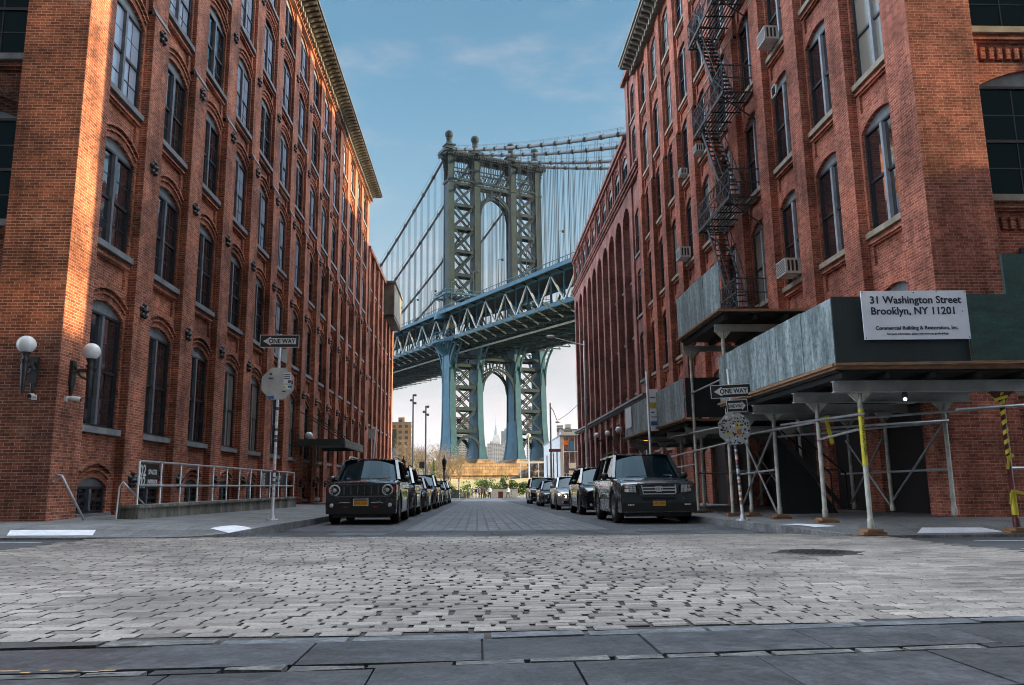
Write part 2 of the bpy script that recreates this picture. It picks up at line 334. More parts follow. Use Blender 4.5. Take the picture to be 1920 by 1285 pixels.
# dark sand bed under the setts
mat('joint_sand', (.075, .068, .06), (.012, .012, .011), .55, .9, bmp=.4, grit=.5)
setts()
b = sheet(mb('joint_sand'), [-6.55+.445*i for i in range(31)], [3.8+.5*i for i in range(22)]+[14.55], lambda x, y: gz(x, y)+.0205-.009*math.exp(-((x-.35-.05*y)/1.9)**2)); struct(b.build('sett_bed'))
def paved(name, w_, h_, a, c2, mortar, ms=.012, rough=.6, rot=0, dark=.6, noisesc=3., off=.5):
    m, N, L, P = nodes(name); g = N.new('ShaderNodeNewGeometry'); mp_ = N.new('ShaderNodeMapping'); mp_.inputs['Rotation'].default_value = (0, 0, rot)
    L.new(g.outputs['Position'], mp_.inputs[0]); t = N.new('ShaderNodeTexBrick'); t.offset = off; L.new(mp_.outputs[0], t.inputs['Vector'])
    t.inputs['Color1'].default_value = (*a, 1); t.inputs['Color2'].default_value = (*c2, 1); t.inputs['Mortar'].default_value = (*mortar, 1)
    t.inputs['Scale'].default_value = 1; t.inputs['Mortar Size'].default_value = ms; t.inputs['Brick Width'].default_value = w_; t.inputs['Row Height'].default_value = h_; t.inputs['Mortar Smooth'].default_value = .3
    gg = coords(N, L)
    c = mix(N, L, t.outputs[0], ramp(N, L, noise(N, L, gg, noisesc, 8, .7), (.34, (dark,)*3), (.62, (1.1,)*3)), 1., 'MULTIPLY')
    c = mix(N, L, c, ramp(N, L, noise(N, L, gg, .35, 5, .6), (.35, (.7, .7, .72)), (.6, (1, 1, 1))), 1., 'MULTIPLY')
    c = mix(N, L, c, ramp(N, L, noise(N, L, gg, 24, 6, .75), (.38, (.6,)*3), (.58, (1.08,)*3)), 1., 'MULTIPLY')
    c = mix(N, L, c, ramp(N, L, noise(N, L, gg, 60, 1, .5), (.27, (.3,)*3), (.31, (1,)*3)), .8, 'MULTIPLY')
    L.new(c, P.inputs['Base Color']); P.inputs['Roughness'].default_value = rough
    iv = N.new('ShaderNodeMath'); iv.operation = 'SUBTRACT'; iv.inputs[0].default_value = 1; L.new(mix(N, L, t.outputs['Fac'], noise(N, L, gg, 30, 3), .3), iv.inputs[1])
    bump(N, L, P, iv.outputs[0], .6, .02)
paved('street_setts', .24, .15, (.33, .35, .375), (.15, .16, .178), (.02, .022, .024), .016, .42, rot=0, off=.1)
paved('lane_setts', .26, .17, (.16, .165, .175), (.08, .083, .09), (.02, .02, .021), .02, .6)
paved('slab_walk', 1.5, 1.5, (.235, .235, .23), (.20, .20, .197), (.08, .08, .08), .012, .8, noisesc=2.)
mat('bluestone', (.058, .060, .064), (.020, .022, .025), 3.2, .5, bmp=.5, bs=22, grit=.55)
mat('bluestone_light', (.078, .081, .087), (.03, .033, .037), 3.9, .5, bmp=.5, bs=22, grit=.55)
mat('granite_pale', (.17, .162, .15), (.055, .055, .053), 6, .75, bmp=.5, bs=30, grit=.6)
mat('granite_blue', (.13, .14, .15), (.06, .066, .072), 6, .7, bmp=.5, bs=30, grit=.5)
mat('yellow_line', (.38, .22, .06), (.12, .10, .08), 18, .7)
b = sheet(mb('street_setts'), [-1.5, 0, 2.75], [17.0, 60, 122], gz, .012); struct(b.build('street_centre'))
for nm, xs in (('street_lane', [-4.1, -1.5]), ('street_lane', [2.75, 5.55])):
    b = sheet(mb('lane_setts'), xs, [17.0, 60, 122], gz, .008); struct(b.build(nm))
random.seed(11)
b = MB()                                   # bluestone band that closes the crossing
for j, (y0, y1) in enumerate(((14.56, 15.35), (15.37, 16.15), (16.17, 16.98))):
    x = -4.4+.3*j
    while x < 5.3:
        ln = random.uniform(.8, 1.3); b.mt(random.choice(['bluestone', 'bluestone_light', 'granite_blue']))
        z0 = gz(x, y0)+.010+random.uniform(0, .006); x1 = min(5.4, x+ln-.02)
        b.face([(x, y0, z0), (x1, y0, gz(x1, y0)+.012), (x1, y1, gz(x1, y1)+.012), (x, y1, gz(x, y1)+.012)]); x += ln
struct(b.build('stone_crossing'))
# near foreground: two courses of bluestone slabs between rough granite kerb strips
def slabs():
    b = MB(); random.seed(5)
    def P(x, t, dz=0): y = t+.085*x; return (x, y, gz(x, y)+.03+dz)
    def course(t0, t1, joints, skew):
        for i in range(len(joints)-1):
            a, c = joints[i]+.006, joints[i+1]-.006; b.mt(random.choice(['bluestone', 'bluestone_light', 'bluestone'])); dz = random.uniform(-.004, .004)
            q = [P(a-skew, t0, dz), P(c-skew, t0, dz), P(c+skew, t1, dz), P(a+skew, t1, dz)]
            b.face(q)
            for k in range(4): r, s_ = q[k], q[(k+1) % 4]; b.face([r, s_, (s_[0], s_[1], s_[2]-.05), (r[0], r[1], r[2]-.05)])
    course(3.85, 4.40, [-5.2, -4.3, -3.35, -2.45, -1.62, -.82, .02, .86, 1.72, 2.6, 3.5, 4.4, 5.3], .0)
    course(3.05, 3.73, [-4.9, -4.0, -3.1, -2.2, -1.3, -.45, .43, 1.28, 2.12, 2.95, 3.8, 4.7], .0)
    course(2.3, 3.03, [-4.5, -3.5, -2.6, -1.8, -.9, .0, .9, 1.8, 2.7, 3.6, 4.5], .0)
    course(1.0, 2.28, [-4, -2.6, -1.2, .2, 1.6, 3, 4.4], .0)
    struct(b.build('bluestone_slabs'))
    for t0, t1, m1, ln in ((3.745, 3.835, 'granite_pale', .3), (4.42, 4.57, 'granite_blue', .7)):
        b = MB(); x = -5
        while x < 5.5:
            l = random.uniform(ln*.5, ln*1.5); b.mt(m1 if random.random() < .65 else random.choice(['granite_pale', 'joint_sand', 'bluestone'])); g = random.uniform(.006, .02); j = random.uniform(-.02, .02); dz = random.uniform(-.006, .006)
            q = [P(x+g, t0+j+.006, dz), P(x+l-g, t0-j+.006, dz), P(x+l-g, t1+j-.004, dz), P(x+g, t1-j-.004, dz)]
            b.face(q)
            for k in range(4): r, s_ = q[k], q[(k+1) % 4]; b.face([r, s_, (s_[0], s_[1], s_[2]-.05), (r[0], r[1], r[2]-.05)])
            x += l
        struct(b.build('granite_kerb_strip'))
    b = mb('yellow_line')
    for i in range(14):
        x = -2.7+i*.085+random.uniform(-.02, .02); t = 3.80+random.uniform(-.045, .05); q = random.uniform(.03, .09)
        b.face([P(x, t, .009), P(x+q, t, .009), P(x+q, t+.02, .009), P(x, t+.02, .009)])
    struct(b.build('worn_yellow_marking'))
slabs()
# pavements
def ss(t): t = max(0, min(1, t)); return t*t*(3-2*t)
def kerb_l(y): return -4.05 if y >= 15.7 else -4.05-1.6*(1-math.sqrt(max(0, 1-((15.7-y)/1.5)**2)))
def kerb_r(y): return 5.5 if y >= 14.8 else 5.5+1.5*(1-math.sqrt(max(0, 1-((14.8-y)/1.6)**2)))
def pz(x, y):
    if x < 0: dw, dk = y-14.2, abs(x)-4.05
    else: dw, dk = y-13.2, x-5.5
    return gz(x, y)+.04+.115*ss(dw/1.5)+.022*max(0, min(dk, dw, 5))
def pavement(side, y0, kf):
    b = mb('slab_walk'); k = mb('kerb_stone'); ys = [y0+.02*i*i for i in range(13)]+[y0+3+.5*i for i in range(1, 12)]+[25+5*i for i in range(0, 21)]
    offs = [.16, .5, 1, 1.6, 2.3, 3.2, 4.6, 8, 20, 60, 200]; s = -1 if side < 0 else 1
    for j in range(len(ys)-1):
        r = []
        for y in (ys[j], ys[j+1]):
            e = kf(y) if y > y0+1e-6 else kf(y0+1e-6); r.append([(e+s*o, y, pz(e+s*o, y)) for o in offs])
            r[-1].insert(0, (e, y, pz(e, y)+.004))
        for i in range(len(offs)):
            (k if i == 0 else b).face([r[0][i], r[0][i+1], r[1][i+1], r[1][i]])
        a, c = r[0][0], r[1][0]; k.face([a, c, (c[0], c[1], c[2]-.3), (a[0], a[1], a[2]-.3)])
    e = kf(y0+1e-6); q = [e+s*o for o in offs]
    xs = [e]+q
    for i in range(len(xs)-1):
        z = [pz(xs[i], y0), pz(xs[i+1], y0)]; k.face([(xs[i], y0, z[0]+.004), (xs[i+1], y0, z[1]+.004), (xs[i+1], y0, z[1]-.3), (xs[i], y0, z[0]-.3)])
        k.face([(xs[i], y0, z[0]+.004), (xs[i+1], y0, z[1]+.004), (xs[i+1], y0+.16, pz(xs[i+1], y0+.16)+.004), (xs[i], y0+.16, pz(xs[i], y0+.16)+.004)])
    struct(b.build('pavement')); struct(k.build('kerb'))
pavement(-1, 14.2, kerb_l); pavement(1, 13.2, kerb_r)
pads = [((-8.1, 14.5), (-6.65, 14.5), (-6.85, 15.05), (-8.35, 15.05)), ((-4.4, 14.75), (-4.15, 15.3), (-4.65, 15.95), (-4.88, 15.2)), ((5.62, 14.95), (5.95, 14.2), (6.35, 14.25), (5.95, 15.05)), ((7.35, 13.45), (8.95, 13.45), (8.8, 13.95), (7.75, 14.0))]
for q in pads:
    b = mb('paint_white'); n = 6
    for i in range(n):
        for j in range(n):
            def W(a, c):
                p = Vector(q[0]).lerp(Vector(q[1]), a/n); r = Vector(q[3]).lerp(Vector(q[2]), a/n); p = p.lerp(r, c/n); return (p.x, p.y, pz(p.x, p.y)+.007)
            b.face([W(i, j), W(i+1, j), W(i+1, j+1), W(i, j+1)])
    struct(b.build('white_crossing_pad'))
# manhole
b = mb('iron'); b.lathe((4.2, 10.05, gz(4.2, 10.05)+.026), [(.0005, .004), (.36, .004), (.37, -.004), (.39, -.004), (.4, .006), (.47, .004), (.48, -.02)], 40)
for i in range(9):
    for j in range(9):
        x, y = -.3+.075*i, -.3+.075*j
        if x*x+y*y < .11: b.box(4.2+x-.02, 4.2+x+.02, 10.05+y-.02, 10.05+y+.02, gz(4.2, 10.05)+.026, gz(4.2, 10.05)+.036)
tag(b.build('manhole_cover'), 'round black iron manhole cover set in the granite setts', 'manhole cover')
# thin painted line on the cross street asphalt
b = mb('paint_white')
for x0, x1, y0, y1 in ((-14, -6.7, 10.9, 11.02), (-14, -7, 13.5, 13.56), (7.0, 15, 12.2, 12.27), (7.2, 15, 10.6, 10.66)):
    n = 14
    for i in range(n):
        if random.random() < .25: continue
        a, c = x0+(x1-x0)*i/n, x0+(x1-x0)*(i+1)/n; b.face([(a, y0, gz(a, y0)+.004), (c, y0, gz(c, y0)+.004), (c, y1, gz(c, y1)+.004), (a, y1, gz(a, y1)+.004)])
struct(b.build('worn_road_line'))
# ------------------------------------------------------------------ brick buildings
mat('shutter_shaded', (.006, .005, .005), (.012, .009, .008), 1.2, .7, bmp=.2, bs=8)
def arc(u0, u1, w, rise, n=8):
    """points of a segmental arch from (u0,w) to (u1,w)"""
    c = (u0+u1)/2; h = (u1-u0)/2; r = (h*h+rise*rise)/(2*rise); a = math.asin(h/r)
    return [(c+r*math.sin(-a+2*a*i/n), w+rise-r+r*math.cos(-a+2*a*i/n)) for i in range(n+1)]
def bay(B, T, u0, u1, wu0, wu1, sill, spring, rise, top, dw, m, panel=True, hood=True, rev=.2, bottom=None):
    """wall of one storey of one bay, from the sill line up to `top`, with an arched opening"""
    B.mt(m); q = lambda pts: B.face([T(u, w_, d) for u, w_, d in pts])
    q([(u0, sill, dw), (wu0, sill, dw), (wu0, top, dw), (u0, top, dw)]); q([(wu1, sill, dw), (u1, sill, dw), (u1, top, dw), (wu1, top, dw)])
    A = arc(wu0, wu1, spring, rise); pt = top
    if panel: pt = top-1.02
    for a, c in zip(A, A[1:]): q([(a[0], a[1], dw), (c[0], c[1], dw), (c[0], pt, dw), (a[0], pt, dw)])
    if panel:
        p0, p1, z0, z1, dd = wu0+.08, wu1-.08, top-.88, top-.36, dw-.07
        q([(wu0, pt, dw), (wu1, pt, dw), (wu1, z0, dw), (wu0, z0, dw)]); q([(wu0, z1, dw), (wu1, z1, dw), (wu1, top, dw), (wu0, top, dw)])
        q([(wu0, z0, dw), (p0, z0, dw), (p0, z1, dw), (wu0, z1, dw)]); q([(p1, z0, dw), (wu1, z0, dw), (wu1, z1, dw), (p1, z1, dw)])
        q([(p0, z0, dd), (p1, z0, dd), (p1, z1, dd), (p0, z1, dd)])
        for a, c in (((p0, z0), (p1, z0)), ((p1, z0), (p1, z1)), ((p1, z1), (p0, z1)), ((p0, z1), (p0, z0))): q([(*a, dw), (*c, dw), (*c, dd), (*a, dd)])
        B.box(u0+.02, u1-.02, z1+.05, z1+.11, dw, dw+.05, lambda u, w_, d: T(u, w_, d))
    # reveals
    q([(wu0, sill, dw), (wu0, spring, dw), (wu0, spring, dw-rev), (wu0, sill, dw-rev)]); q([(wu1, sill, dw), (wu1, spring, dw), (wu1, spring, dw-rev), (wu1, sill, dw-rev)])
    for a, c in zip(A, A[1:]): q([(*a, dw), (*c, dw), (*c, dw-rev), (*a, dw-rev)])
    if hood:
        for off, pr, th in ((.16, .05, .05), (.30, .09, .06)):
            o0, o1 = A, A
            for a, c in zip(A, A[1:]):
                P_ = [(a[0], a[1]+off), (c[0], c[1]+off), (c[0], c[1]+off+th), (a[0], a[1]+off+th)]; B.prism(P_, T, dw, dw+pr)
def make_window(w_, h, rise, T, name='window', style=0, parent=None, glassm='glass_window', sillm='stone_grey', sillw=.1, light=False):
    """sash pair in a frame; origin at the middle of the sill. local: x along the wall, z up, +y out of the wall"""
    F = MB().mt('frame_dark'); hw = w_/2; t = .07
    I = lambda u, w2, d: T(u, w2, d)
    def bx(u0, u1, w0, w1, d0, d1): F.box(u0, u1, w0, w1, d0, d1, I)
    bx(-hw, -hw+t, 0, h, -.1, .0); bx(hw-t, hw, 0, h, -.1, 0); bx(-hw+t, hw-t, 0, t, -.1, .0); bx(-hw+t, hw-t, h-.06, h, -.1, -.001)
    F.mt(light or 'frame_dark'); bx(-.055, .055, t, h-.06, -.1, .035); F.mt('frame_dark')
    mid = h*.5; bx(-hw+t, -.055, mid-.035, mid+.035, -.09, -.02); bx(.055, hw-t, mid-.035, mid+.035, -.09, -.02)
    if style == 0:
        for sx in (-1, 1):
            c = sx*(hw+.055-t)/2+ (0); c = sx*((hw-t+.055)/2)
            bx(c-.014, c+.014, t, h-.06, -.07, -.045)
            for zz in (h*.25+.02, h*.74): bx(*(sorted((sx*.055, sx*(hw-t)))), zz-.014, zz+.014, -.068, -.047)
    F.mt('frame_head'); A = arc(-hw, hw, h, rise)
    for a, c in zip(A, A[1:]): F.prism([(a[0], h), (c[0], h), (c[0], max(h+.002, c[1])), (a[0], max(h+.002, a[1]))], T, -.08, -.03)
    o = F.build(name, parent)
    G = MB().mt(glassm)
    G.face([T(u, w2, -.06) for u, w2 in ((-hw+t, t), (-.05, t), (-.05, mid), (-hw+t, mid))]); G.face([T(u, w2, -.06) for u, w2 in ((.05, t), (hw-t, t), (hw-t, mid), (.05, mid))])
    G.face([T(u, w2, -.05) for u, w2 in ((-hw+t, mid), (-.05, mid), (-.05, h-.06), (-hw+t, h-.06))]); G.face([T(u, w2, -.05) for u, w2 in ((.05, mid), (hw-t, mid), (hw-t, h-.06), (.05, h-.06))])
    G.build('pane', o)
    S = MB().mt(sillm); S.box(-hw-sillw, hw+sillw, -.15, -.002, -.09, .17, I); S.build('sill', o)
    return o
def building(name, label, cat='building'):
    return tag(empty(name), label, cat)
TL = lambda u, w_, d: (-8.8+d, u, w_)                     # left row: u = distance up the street, w = height, d = out towards the street
TR = lambda u, w_, d: (9.8-d, u, w_)
TLW = lambda u, w_, d: (-8.8-u, 17.1-d, w_)               # faces onto the cross street
TRW = lambda u, w_, d: (9.8+u, 16.2-d, w_)
def place(proto, cm, root, loc, first):
    o = proto if first else copy_tree(proto, cm, root)
    o.location = loc; return o
def star_mb():
    b = MB().mt('iron')
    for k in range(5):
        a = 2*math.pi*k/5+math.pi/2; P_ = [(0, 0)]
        pts = [(.19*math.cos(a), .19*math.sin(a)), (.1*math.cos(a+.45), .1*math.sin(a+.45)), (0, 0), (.1*math.cos(a-.45), .1*math.sin(a-.45))]
        b.face([(.05 if i != 2 else .09, p[0], p[1]) for i, p in enumerate(pts)])
        for p, r in ((pts[0], pts[1]), (pts[0], pts[3])): b.face([(0, *p), (0, *r), (.05, *r), (.05, *p)])
        b.lathe((0, .155*math.cos(a), .155*math.sin(a)), [(.07, 0), (.07, .05), (.04, .085), (.001, .095)], 8, 'x')
    b.lathe((0, 0, 0), [(.055, 0), (.055, .11), (.001, .13)], 8, 'x'); return b

# ---- left warehouse
LS = [1.5, 5.93, 9.9, 13.85, 17.55, 21.05]; LH = [2.75, 2.45, 2.45, 2.3, 2.3, 2.0]; LN = 14; LP = 3.28
def left_building():
    root = building('brick_warehouse', 'red brick warehouse along the left side with arched windows and iron star anchors')
    W = MB().mt('brick_red'); top = 23.75; dw = -.21
    def run(T, u_first, n, pitch, pw, first_pier, zb, capz=13.05, capsfrom=1):
        """pier, bay, pier, bay ..."""
        C = []
        ends = []
        for k in range(n+1):
            far = u_first+pitch*k; near = first_pier if k == 0 else far-pw
            if capz and k >= capsfrom:
                W.mt('brick_red').box(near, far, zb, capz-.12, -.35, 0, T); W.box(near, far, capz, top, -.35, -.09, T)
                W.mt('stone_grey'); q = lambda pts: W.face([T(*p) for p in pts])
                q([(near-.02, capz-.12, .02), (far+.02, capz-.12, .02), (far+.02, capz+.14, -.09), (near-.02, capz+.14, -.09)])
                for uu in (near-.02, far+.02): q([(uu, capz-.12, .02), (uu, capz+.14, -.09), (uu, capz-.12, -.09)])
                q([(near-.02, capz-.12, .02), (far+.02, capz-.12, .02), (far+.02, capz-.12, -.3), (near-.02, capz-.12, -.3)])
                q([(near-.02, capz-.12, -.35), (far+.02, capz-.12, -.35), (far+.02, capz+.14, -.35), (near-.02, capz+.14, -.35)])
            else: W.mt('brick_red').box(near, far, zb, top, -.35, 0, T)
            if k < n: ends.append((far, u_first+pitch*(k+1)-pw))
        return ends
    bays = run(TL, 18.3, LN, LP, 1.06, 17.1, -2.2)
    for u0, u1 in bays:
        wu0, wu1 = u0+.11, u1-.11
        # basement opening and the wall up to the first sill
        for T_, lim in ((TL, 0),):
            bay(W, T_, u0, u1, wu0+.25, wu1-.25, -.5, .12, .22, 1.5, dw, 'brick_red', panel=False, rev=.25)
            W.face([T_(*p) for p in ((u0, -2.2, dw), (u1, -2.2, dw), (u1, -.5, dw), (u0, -.5, dw))])
        for i, s in enumerate(LS):
            nt_ = LS[i+1] if i < 5 else top+.4
            bay(W, TL, u0, u1, wu0, wu1, s, s+LH[i], .3, nt_, dw, 'brick_red', panel=i < 5)
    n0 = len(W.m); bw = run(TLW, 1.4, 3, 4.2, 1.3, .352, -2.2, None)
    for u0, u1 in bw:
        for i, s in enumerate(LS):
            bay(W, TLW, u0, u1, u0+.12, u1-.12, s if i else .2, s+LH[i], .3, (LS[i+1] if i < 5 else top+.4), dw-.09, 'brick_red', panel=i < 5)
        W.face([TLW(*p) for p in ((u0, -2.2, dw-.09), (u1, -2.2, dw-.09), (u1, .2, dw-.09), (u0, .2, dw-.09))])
    W.mt('brick_red_shaded'); W.box(-10.199, -8.802, 17.09, 17.099, -2.2, 23.7); W.m[n0:] = [W.cur]*(len(W.m)-n0)
    W.mt('brick_red'); W.face([(-8.9, 64.2, -2.5), (-30, 64.2, -2.5), (-30, 64.2, 24), (-8.9, 64.2, 24)]); W.face([(-22, 17.3, -2.5), (-22, 64.2, -2.5), (-22, 64.2, 24), (-22, 17.3, 24)])
    # corbelled band under the cornice
    for k in range(3): W.box(17.1-.02*k, 64.2+.01*k, 23.42+.11*k, 23.50+.11*k, -.3, .02+.035*k, TL)
    W.build('wall', root)
    Cn = MB().mt('cornice_grey')
    Cn.box(17.0, 64.4, 23.7, 23.82, -.3, .16, TL); Cn.box(17.0, 64.4, 23.83, 24.0, -.3, .1, TL)
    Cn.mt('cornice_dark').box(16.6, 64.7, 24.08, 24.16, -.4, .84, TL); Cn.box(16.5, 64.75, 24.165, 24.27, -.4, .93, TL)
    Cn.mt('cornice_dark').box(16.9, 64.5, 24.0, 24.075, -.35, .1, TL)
    Cn.box(-1, 14, 23.7, 24.0, -.3, .14, TLW); Cn.box(-1, 14, 24.08, 24.16, -.4, .84, TLW); Cn.box(-1.0, 14, 24.165, 24.27, -.4, .93, TLW)
    Cn.build('cornice', root)
    Br = MB().mt('cornice_grey'); pr = [(.0, 23.82), (.18, 23.86), (.34, 23.93), (.6, 23.98), (.78, 24.05), (.78, 24.08), (0, 24.08)]
    for (d0, w0), (d1, w1) in zip(pr, pr[1:]): Br.face([TL(0, w0, d0+.1), TL(.19, w0, d0+.1), TL(.19, w1, d1+.1), TL(0, w1, d1+.1)])
    for uu in (0, .19): Br.face([TL(uu, w_, d+.1) for d, w_ in pr])
    Br.box(-.02, .21, 23.55, 23.815, .09, .2, TL); b0 = Br.build('bracket', root); b0.location.y = 17.3
    for k in range(1, 99): c = b0.copy(); sc.collection.objects.link(c); c.parent = root; c.location.y = 17.3+.476*k
    Rf = MB().mt('asphalt'); Rf.box(-22, -9.0, 17.2, 64.2, 23.5, 23.9); Rf.build('roof', root)
    # windows
    protos = {}
    def win(T_rot, w_, h, loc, key, glassm='glass_window'):
        if key not in protos:
            p = make_window(w_, h, .3 if h > 1 else .22, T_rot, parent=root, glassm=glassm, light='frame_mid'); protos[key] = (p, childmap(p)); p.location = loc
        else:
            p, cm = protos[key]; c = copy_tree(p, cm, root); c.location = loc
    TX = lambda u, w_, d: (d, u, w_); TXW = lambda u, w_, d: (-u, -d, w_)
    random.seed(2)
    for k, (u0, u1) in enumerate(bays):
        c = (u0+u1)/2
        win(TX, u1-u0-.72, .62, (-8.8+dw-.06, c, -.5), 'base')
        for i, s in enumerate(LS):
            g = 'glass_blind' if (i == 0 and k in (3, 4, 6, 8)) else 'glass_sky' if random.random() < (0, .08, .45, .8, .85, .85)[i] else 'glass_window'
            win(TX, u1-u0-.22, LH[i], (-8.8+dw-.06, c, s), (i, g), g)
    for u0, u1 in bw:
        c = (u0+u1)/2
        for i, s in enumerate(LS):
            win(TXW, u1-u0-.24, LH[i] if i else LH[0]+1.3, (-8.8-c, 17.1-dw+.09+.06, s if i else .2), ('w', i if i in (0, 3, 4, 5) else 1), 'glass_car')
    sp = star_mb().build('anchor_plate', root); first = True
    for k in range(1, LN+1):
        for z in (4.67, 8.66, 12.55, 16.5, 20.2, .28):
            if k > 9 and z > 16: continue
            o = sp if first else sp.copy()
            if not first: sc.collection.objects.link(o); o.parent = root
            first = False
            o.location = (-8.8+(0 if z < 13 else -.09), 18.3+LP*k-.53, z)
    return root
left_building()

# ---- lower continuation of the left row
def left_annex():
    root = building('brick_annex', 'lower brick building behind the left warehouse with a tan box hung high on its wall')
    W = MB().mt('brick_red'); u = 64.2; k = 0
    while u < 85:
        W.box(u, u+.95, -2.5, 19.4, -.3, 0, TL)
        if u+3.1 < 85.5:
            u0, u1 = u+.95, u+3.1
            W.face([TL(*p) for p in ((u0, -2.5, -.21), (u1, -2.5, -.21), (u1, 1.2, -.21), (u0, 1.2, -.21))])
            for i, s in enumerate([1.2, 5.2, 9.2, 13.2, 16.6]):
                h = 2.4 if i < 4 else 1.7
                bay(W, TL, u0, u1, u0+.15, u1-.15, s, s+h, .25, [5.2, 9.2, 13.2, 16.6, 19.4][i], -.21, 'brick_red', panel=False)
        u += 3.1; k += 1
    W.box(64.2, u-2.1, 19.4, 19.75, -.3, .1, TL); W.box(-20, -9.0, u-2.2, u-2.1, -2.5, 19.7)
    W.build('wall', root); ye = u-2.15
    MB().mt('asphalt').box(-20, -9.05, 64.3, ye, 19.2, 19.5).build('roof', root)
    TX = lambda a, w_, d: (d, a, w_); first = None
    u = 64.2
    while u+3.1 < 85.5:
        for i, s in enumerate([1.2, 5.2, 9.2, 13.2, 16.6]):
            h = 2.4 if i < 4 else 1.7
            o = make_window(1.85, h, .25, TX, parent=root, style=1) if first is None or i == 4 else copy_tree(first[0], first[1], root)
            if first is None: first = (o, childmap(o))
            o.location = (-8.8-.27, u+.95+1.07, s)
        u += 3.1
    B = MB().mt('cornice_paint').box(-9.0, -7.95, 76.0, 83.2, 16.5, 19.6); B.box(-9.0, -7.8, 75.8, 83.4, 19.6, 19.8); B.mt('cornice_dark').box(-9, -8.0, 76.2, 83, 16.2, 16.5)
    B.build('wall_box', root)
    return root
left_annex()

# ---- right warehouse
RS = [1.9, 6.23, 10.3, 14.3, 18.2, 22.24]; RH = [2.5, 2.66, 2.66, 2.66, 2.6, 2.3]; RN = 10; RP = 2.853
def right_building():
    root = building('brick_warehouse', 'orange red brick warehouse on the right corner carrying a fire escape, with dark sash windows')
    W = MB().mt('brick_orange'); top = 25.3; dw = -.24; m = 'brick_orange'
    def run(T, u_first, n, pitch, pw, first_pier, capz):
        ends = []
        for k in range(n+1):
            far = u_first+pitch*k; near = first_pier if k == 0 else far-pw
            W.mt(m)
            if capz and k >= 3:
                W.box(near, far, -2.2, capz-.12, -.4, 0, T); W.box(near, far, capz, top, -.4, -.1, T); W.mt('stone_tan')
                q = lambda pts: W.face([T(*p) for p in pts])
                q([(near-.02, capz-.12, .02), (far+.02, capz-.12, .02), (far+.02, capz+.14, -.1), (near-.02, capz+.14, -.1)])
                for uu in (near-.02, far+.02): q([(uu, capz-.12, .02), (uu, capz+.14, -.1), (uu, capz-.12, -.1)])
                q([(near-.02, capz-.12, .02), (far+.02, capz-.12, .02), (far+.02, capz-.12, -.3), (near-.02, capz-.12, -.3)])
            else: W.box(near, far, -2.2, top, -.4, 0, T)
            if k < n: ends.append((far, u_first+pitch*(k+1)-pw))
        return ends
    bays = run(TR, 17.28, RN, RP, .87, 16.2, 16.95)
    for u0, u1 in bays:
        W.mt(m).face([TR(*p) for p in ((u0, -2.2, dw), (u1, -2.2, dw), (u1, 1.9, dw), (u0, 1.9, dw))])
        for i, s in enumerate(RS):
            bay(W, TR, u0, u1, u0+.1, u1-.1, s, s+RH[i], .3, RS[i+1] if i < 5 else top+.3, dw, m, panel=i < 5, hood=False)
    bw = run(TRW, 1.5, 2, 5.2, 1.6, .402, None)
    for u0, u1 in bw:
        W.mt(m).face([TRW(*p) for p in ((u0, -2.2, dw), (u1, -2.2, dw), (u1, 1.9, dw), (u0, 1.9, dw))])
        for i, s in enumerate(RS):
            bay(W, TRW, u0, u1, u0+.15, u1-.15, s, s+RH[i], .4, RS[i+1] if i < 5 else top+.3, dw, m, panel=i < 5, hood=False)
            # dentil band under each sill
            x = u0+.1
            if i:
                while x < u1-.1: W.box(x, x+.1, s-.78, s-.5, dw-.06, dw+.02, TRW); x += .2
    # shutters and doors in the street level openings, blackened to paint the shed's shade
    for u0, u1 in bays[:6]: W.mt('shutter_shaded').box(u0+.05, u1-.05, -1.2, 3.6, dw+.01, dw+.05, TR)
    for u0, u1 in bw: W.mt('shutter_shaded').box(u0+.6, u1-.1, -1.2, 5.0, dw+.01, dw+.05, TRW)
    W.mt(m); W.face([(10.1, 45.8, -2.5), (25, 45.8, -2.5), (25, 45.8, 25.4), (10.1, 45.8, 25.4)]); W.face([(24, 16.4, -2.5), (24, 45.8, -2.5), (24, 45.8, 25.4), (24, 16.4, 25.4)])
    W.build('wall', root)
    C = MB().mt('cornice_paint'); C.box(16.1, 45.9, 25.2, 25.34, -.4, .18, TR); C.box(16.1, 45.9, 25.35, 25.55, -.4, .1, TR)
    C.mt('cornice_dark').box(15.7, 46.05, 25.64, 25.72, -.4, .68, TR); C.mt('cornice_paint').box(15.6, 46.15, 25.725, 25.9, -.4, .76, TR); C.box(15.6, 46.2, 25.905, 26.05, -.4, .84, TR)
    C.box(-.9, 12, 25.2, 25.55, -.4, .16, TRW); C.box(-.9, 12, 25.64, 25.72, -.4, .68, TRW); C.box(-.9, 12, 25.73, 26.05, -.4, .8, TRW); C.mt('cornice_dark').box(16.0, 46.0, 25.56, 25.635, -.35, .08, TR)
    C.build('cornice', root)
    Br = MB().mt('cornice_paint'); pr = [(.0, 25.36), (.14, 25.4), (.28, 25.48), (.5, 25.54), (.58, 25.6), (.58, 25.64), (0, 25.64)]
    for (d0, w0), (d1, w1) in zip(pr, pr[1:]): Br.face([TR(0, w0, d0+.1), TR(.2, w0, d0+.1), TR(.2, w1, d1+.1), TR(0, w1, d1+.1)])
    for uu in (0, .2): Br.face([TR(uu, w_, d+.1) for d, w_ in pr])
    Br.box(-.02, .22, 25.05, 25.355, .09, .22, TR); b0 = Br.build('bracket', root); b0.location.y = 16.3
    for k in range(1, 54): c = b0.copy(); sc.collection.objects.link(c); c.parent = root; c.location.y = 16.3+.55*k
    MB().mt('asphalt').box(10.1, 24, 16.5, 45.8, 25.1, 25.4).build('roof', root)
    protos = {}; random.seed(9)
    TX = lambda u, w_, d: (-d, u, w_); TXW = lambda u, w_, d: (u, -d, w_)
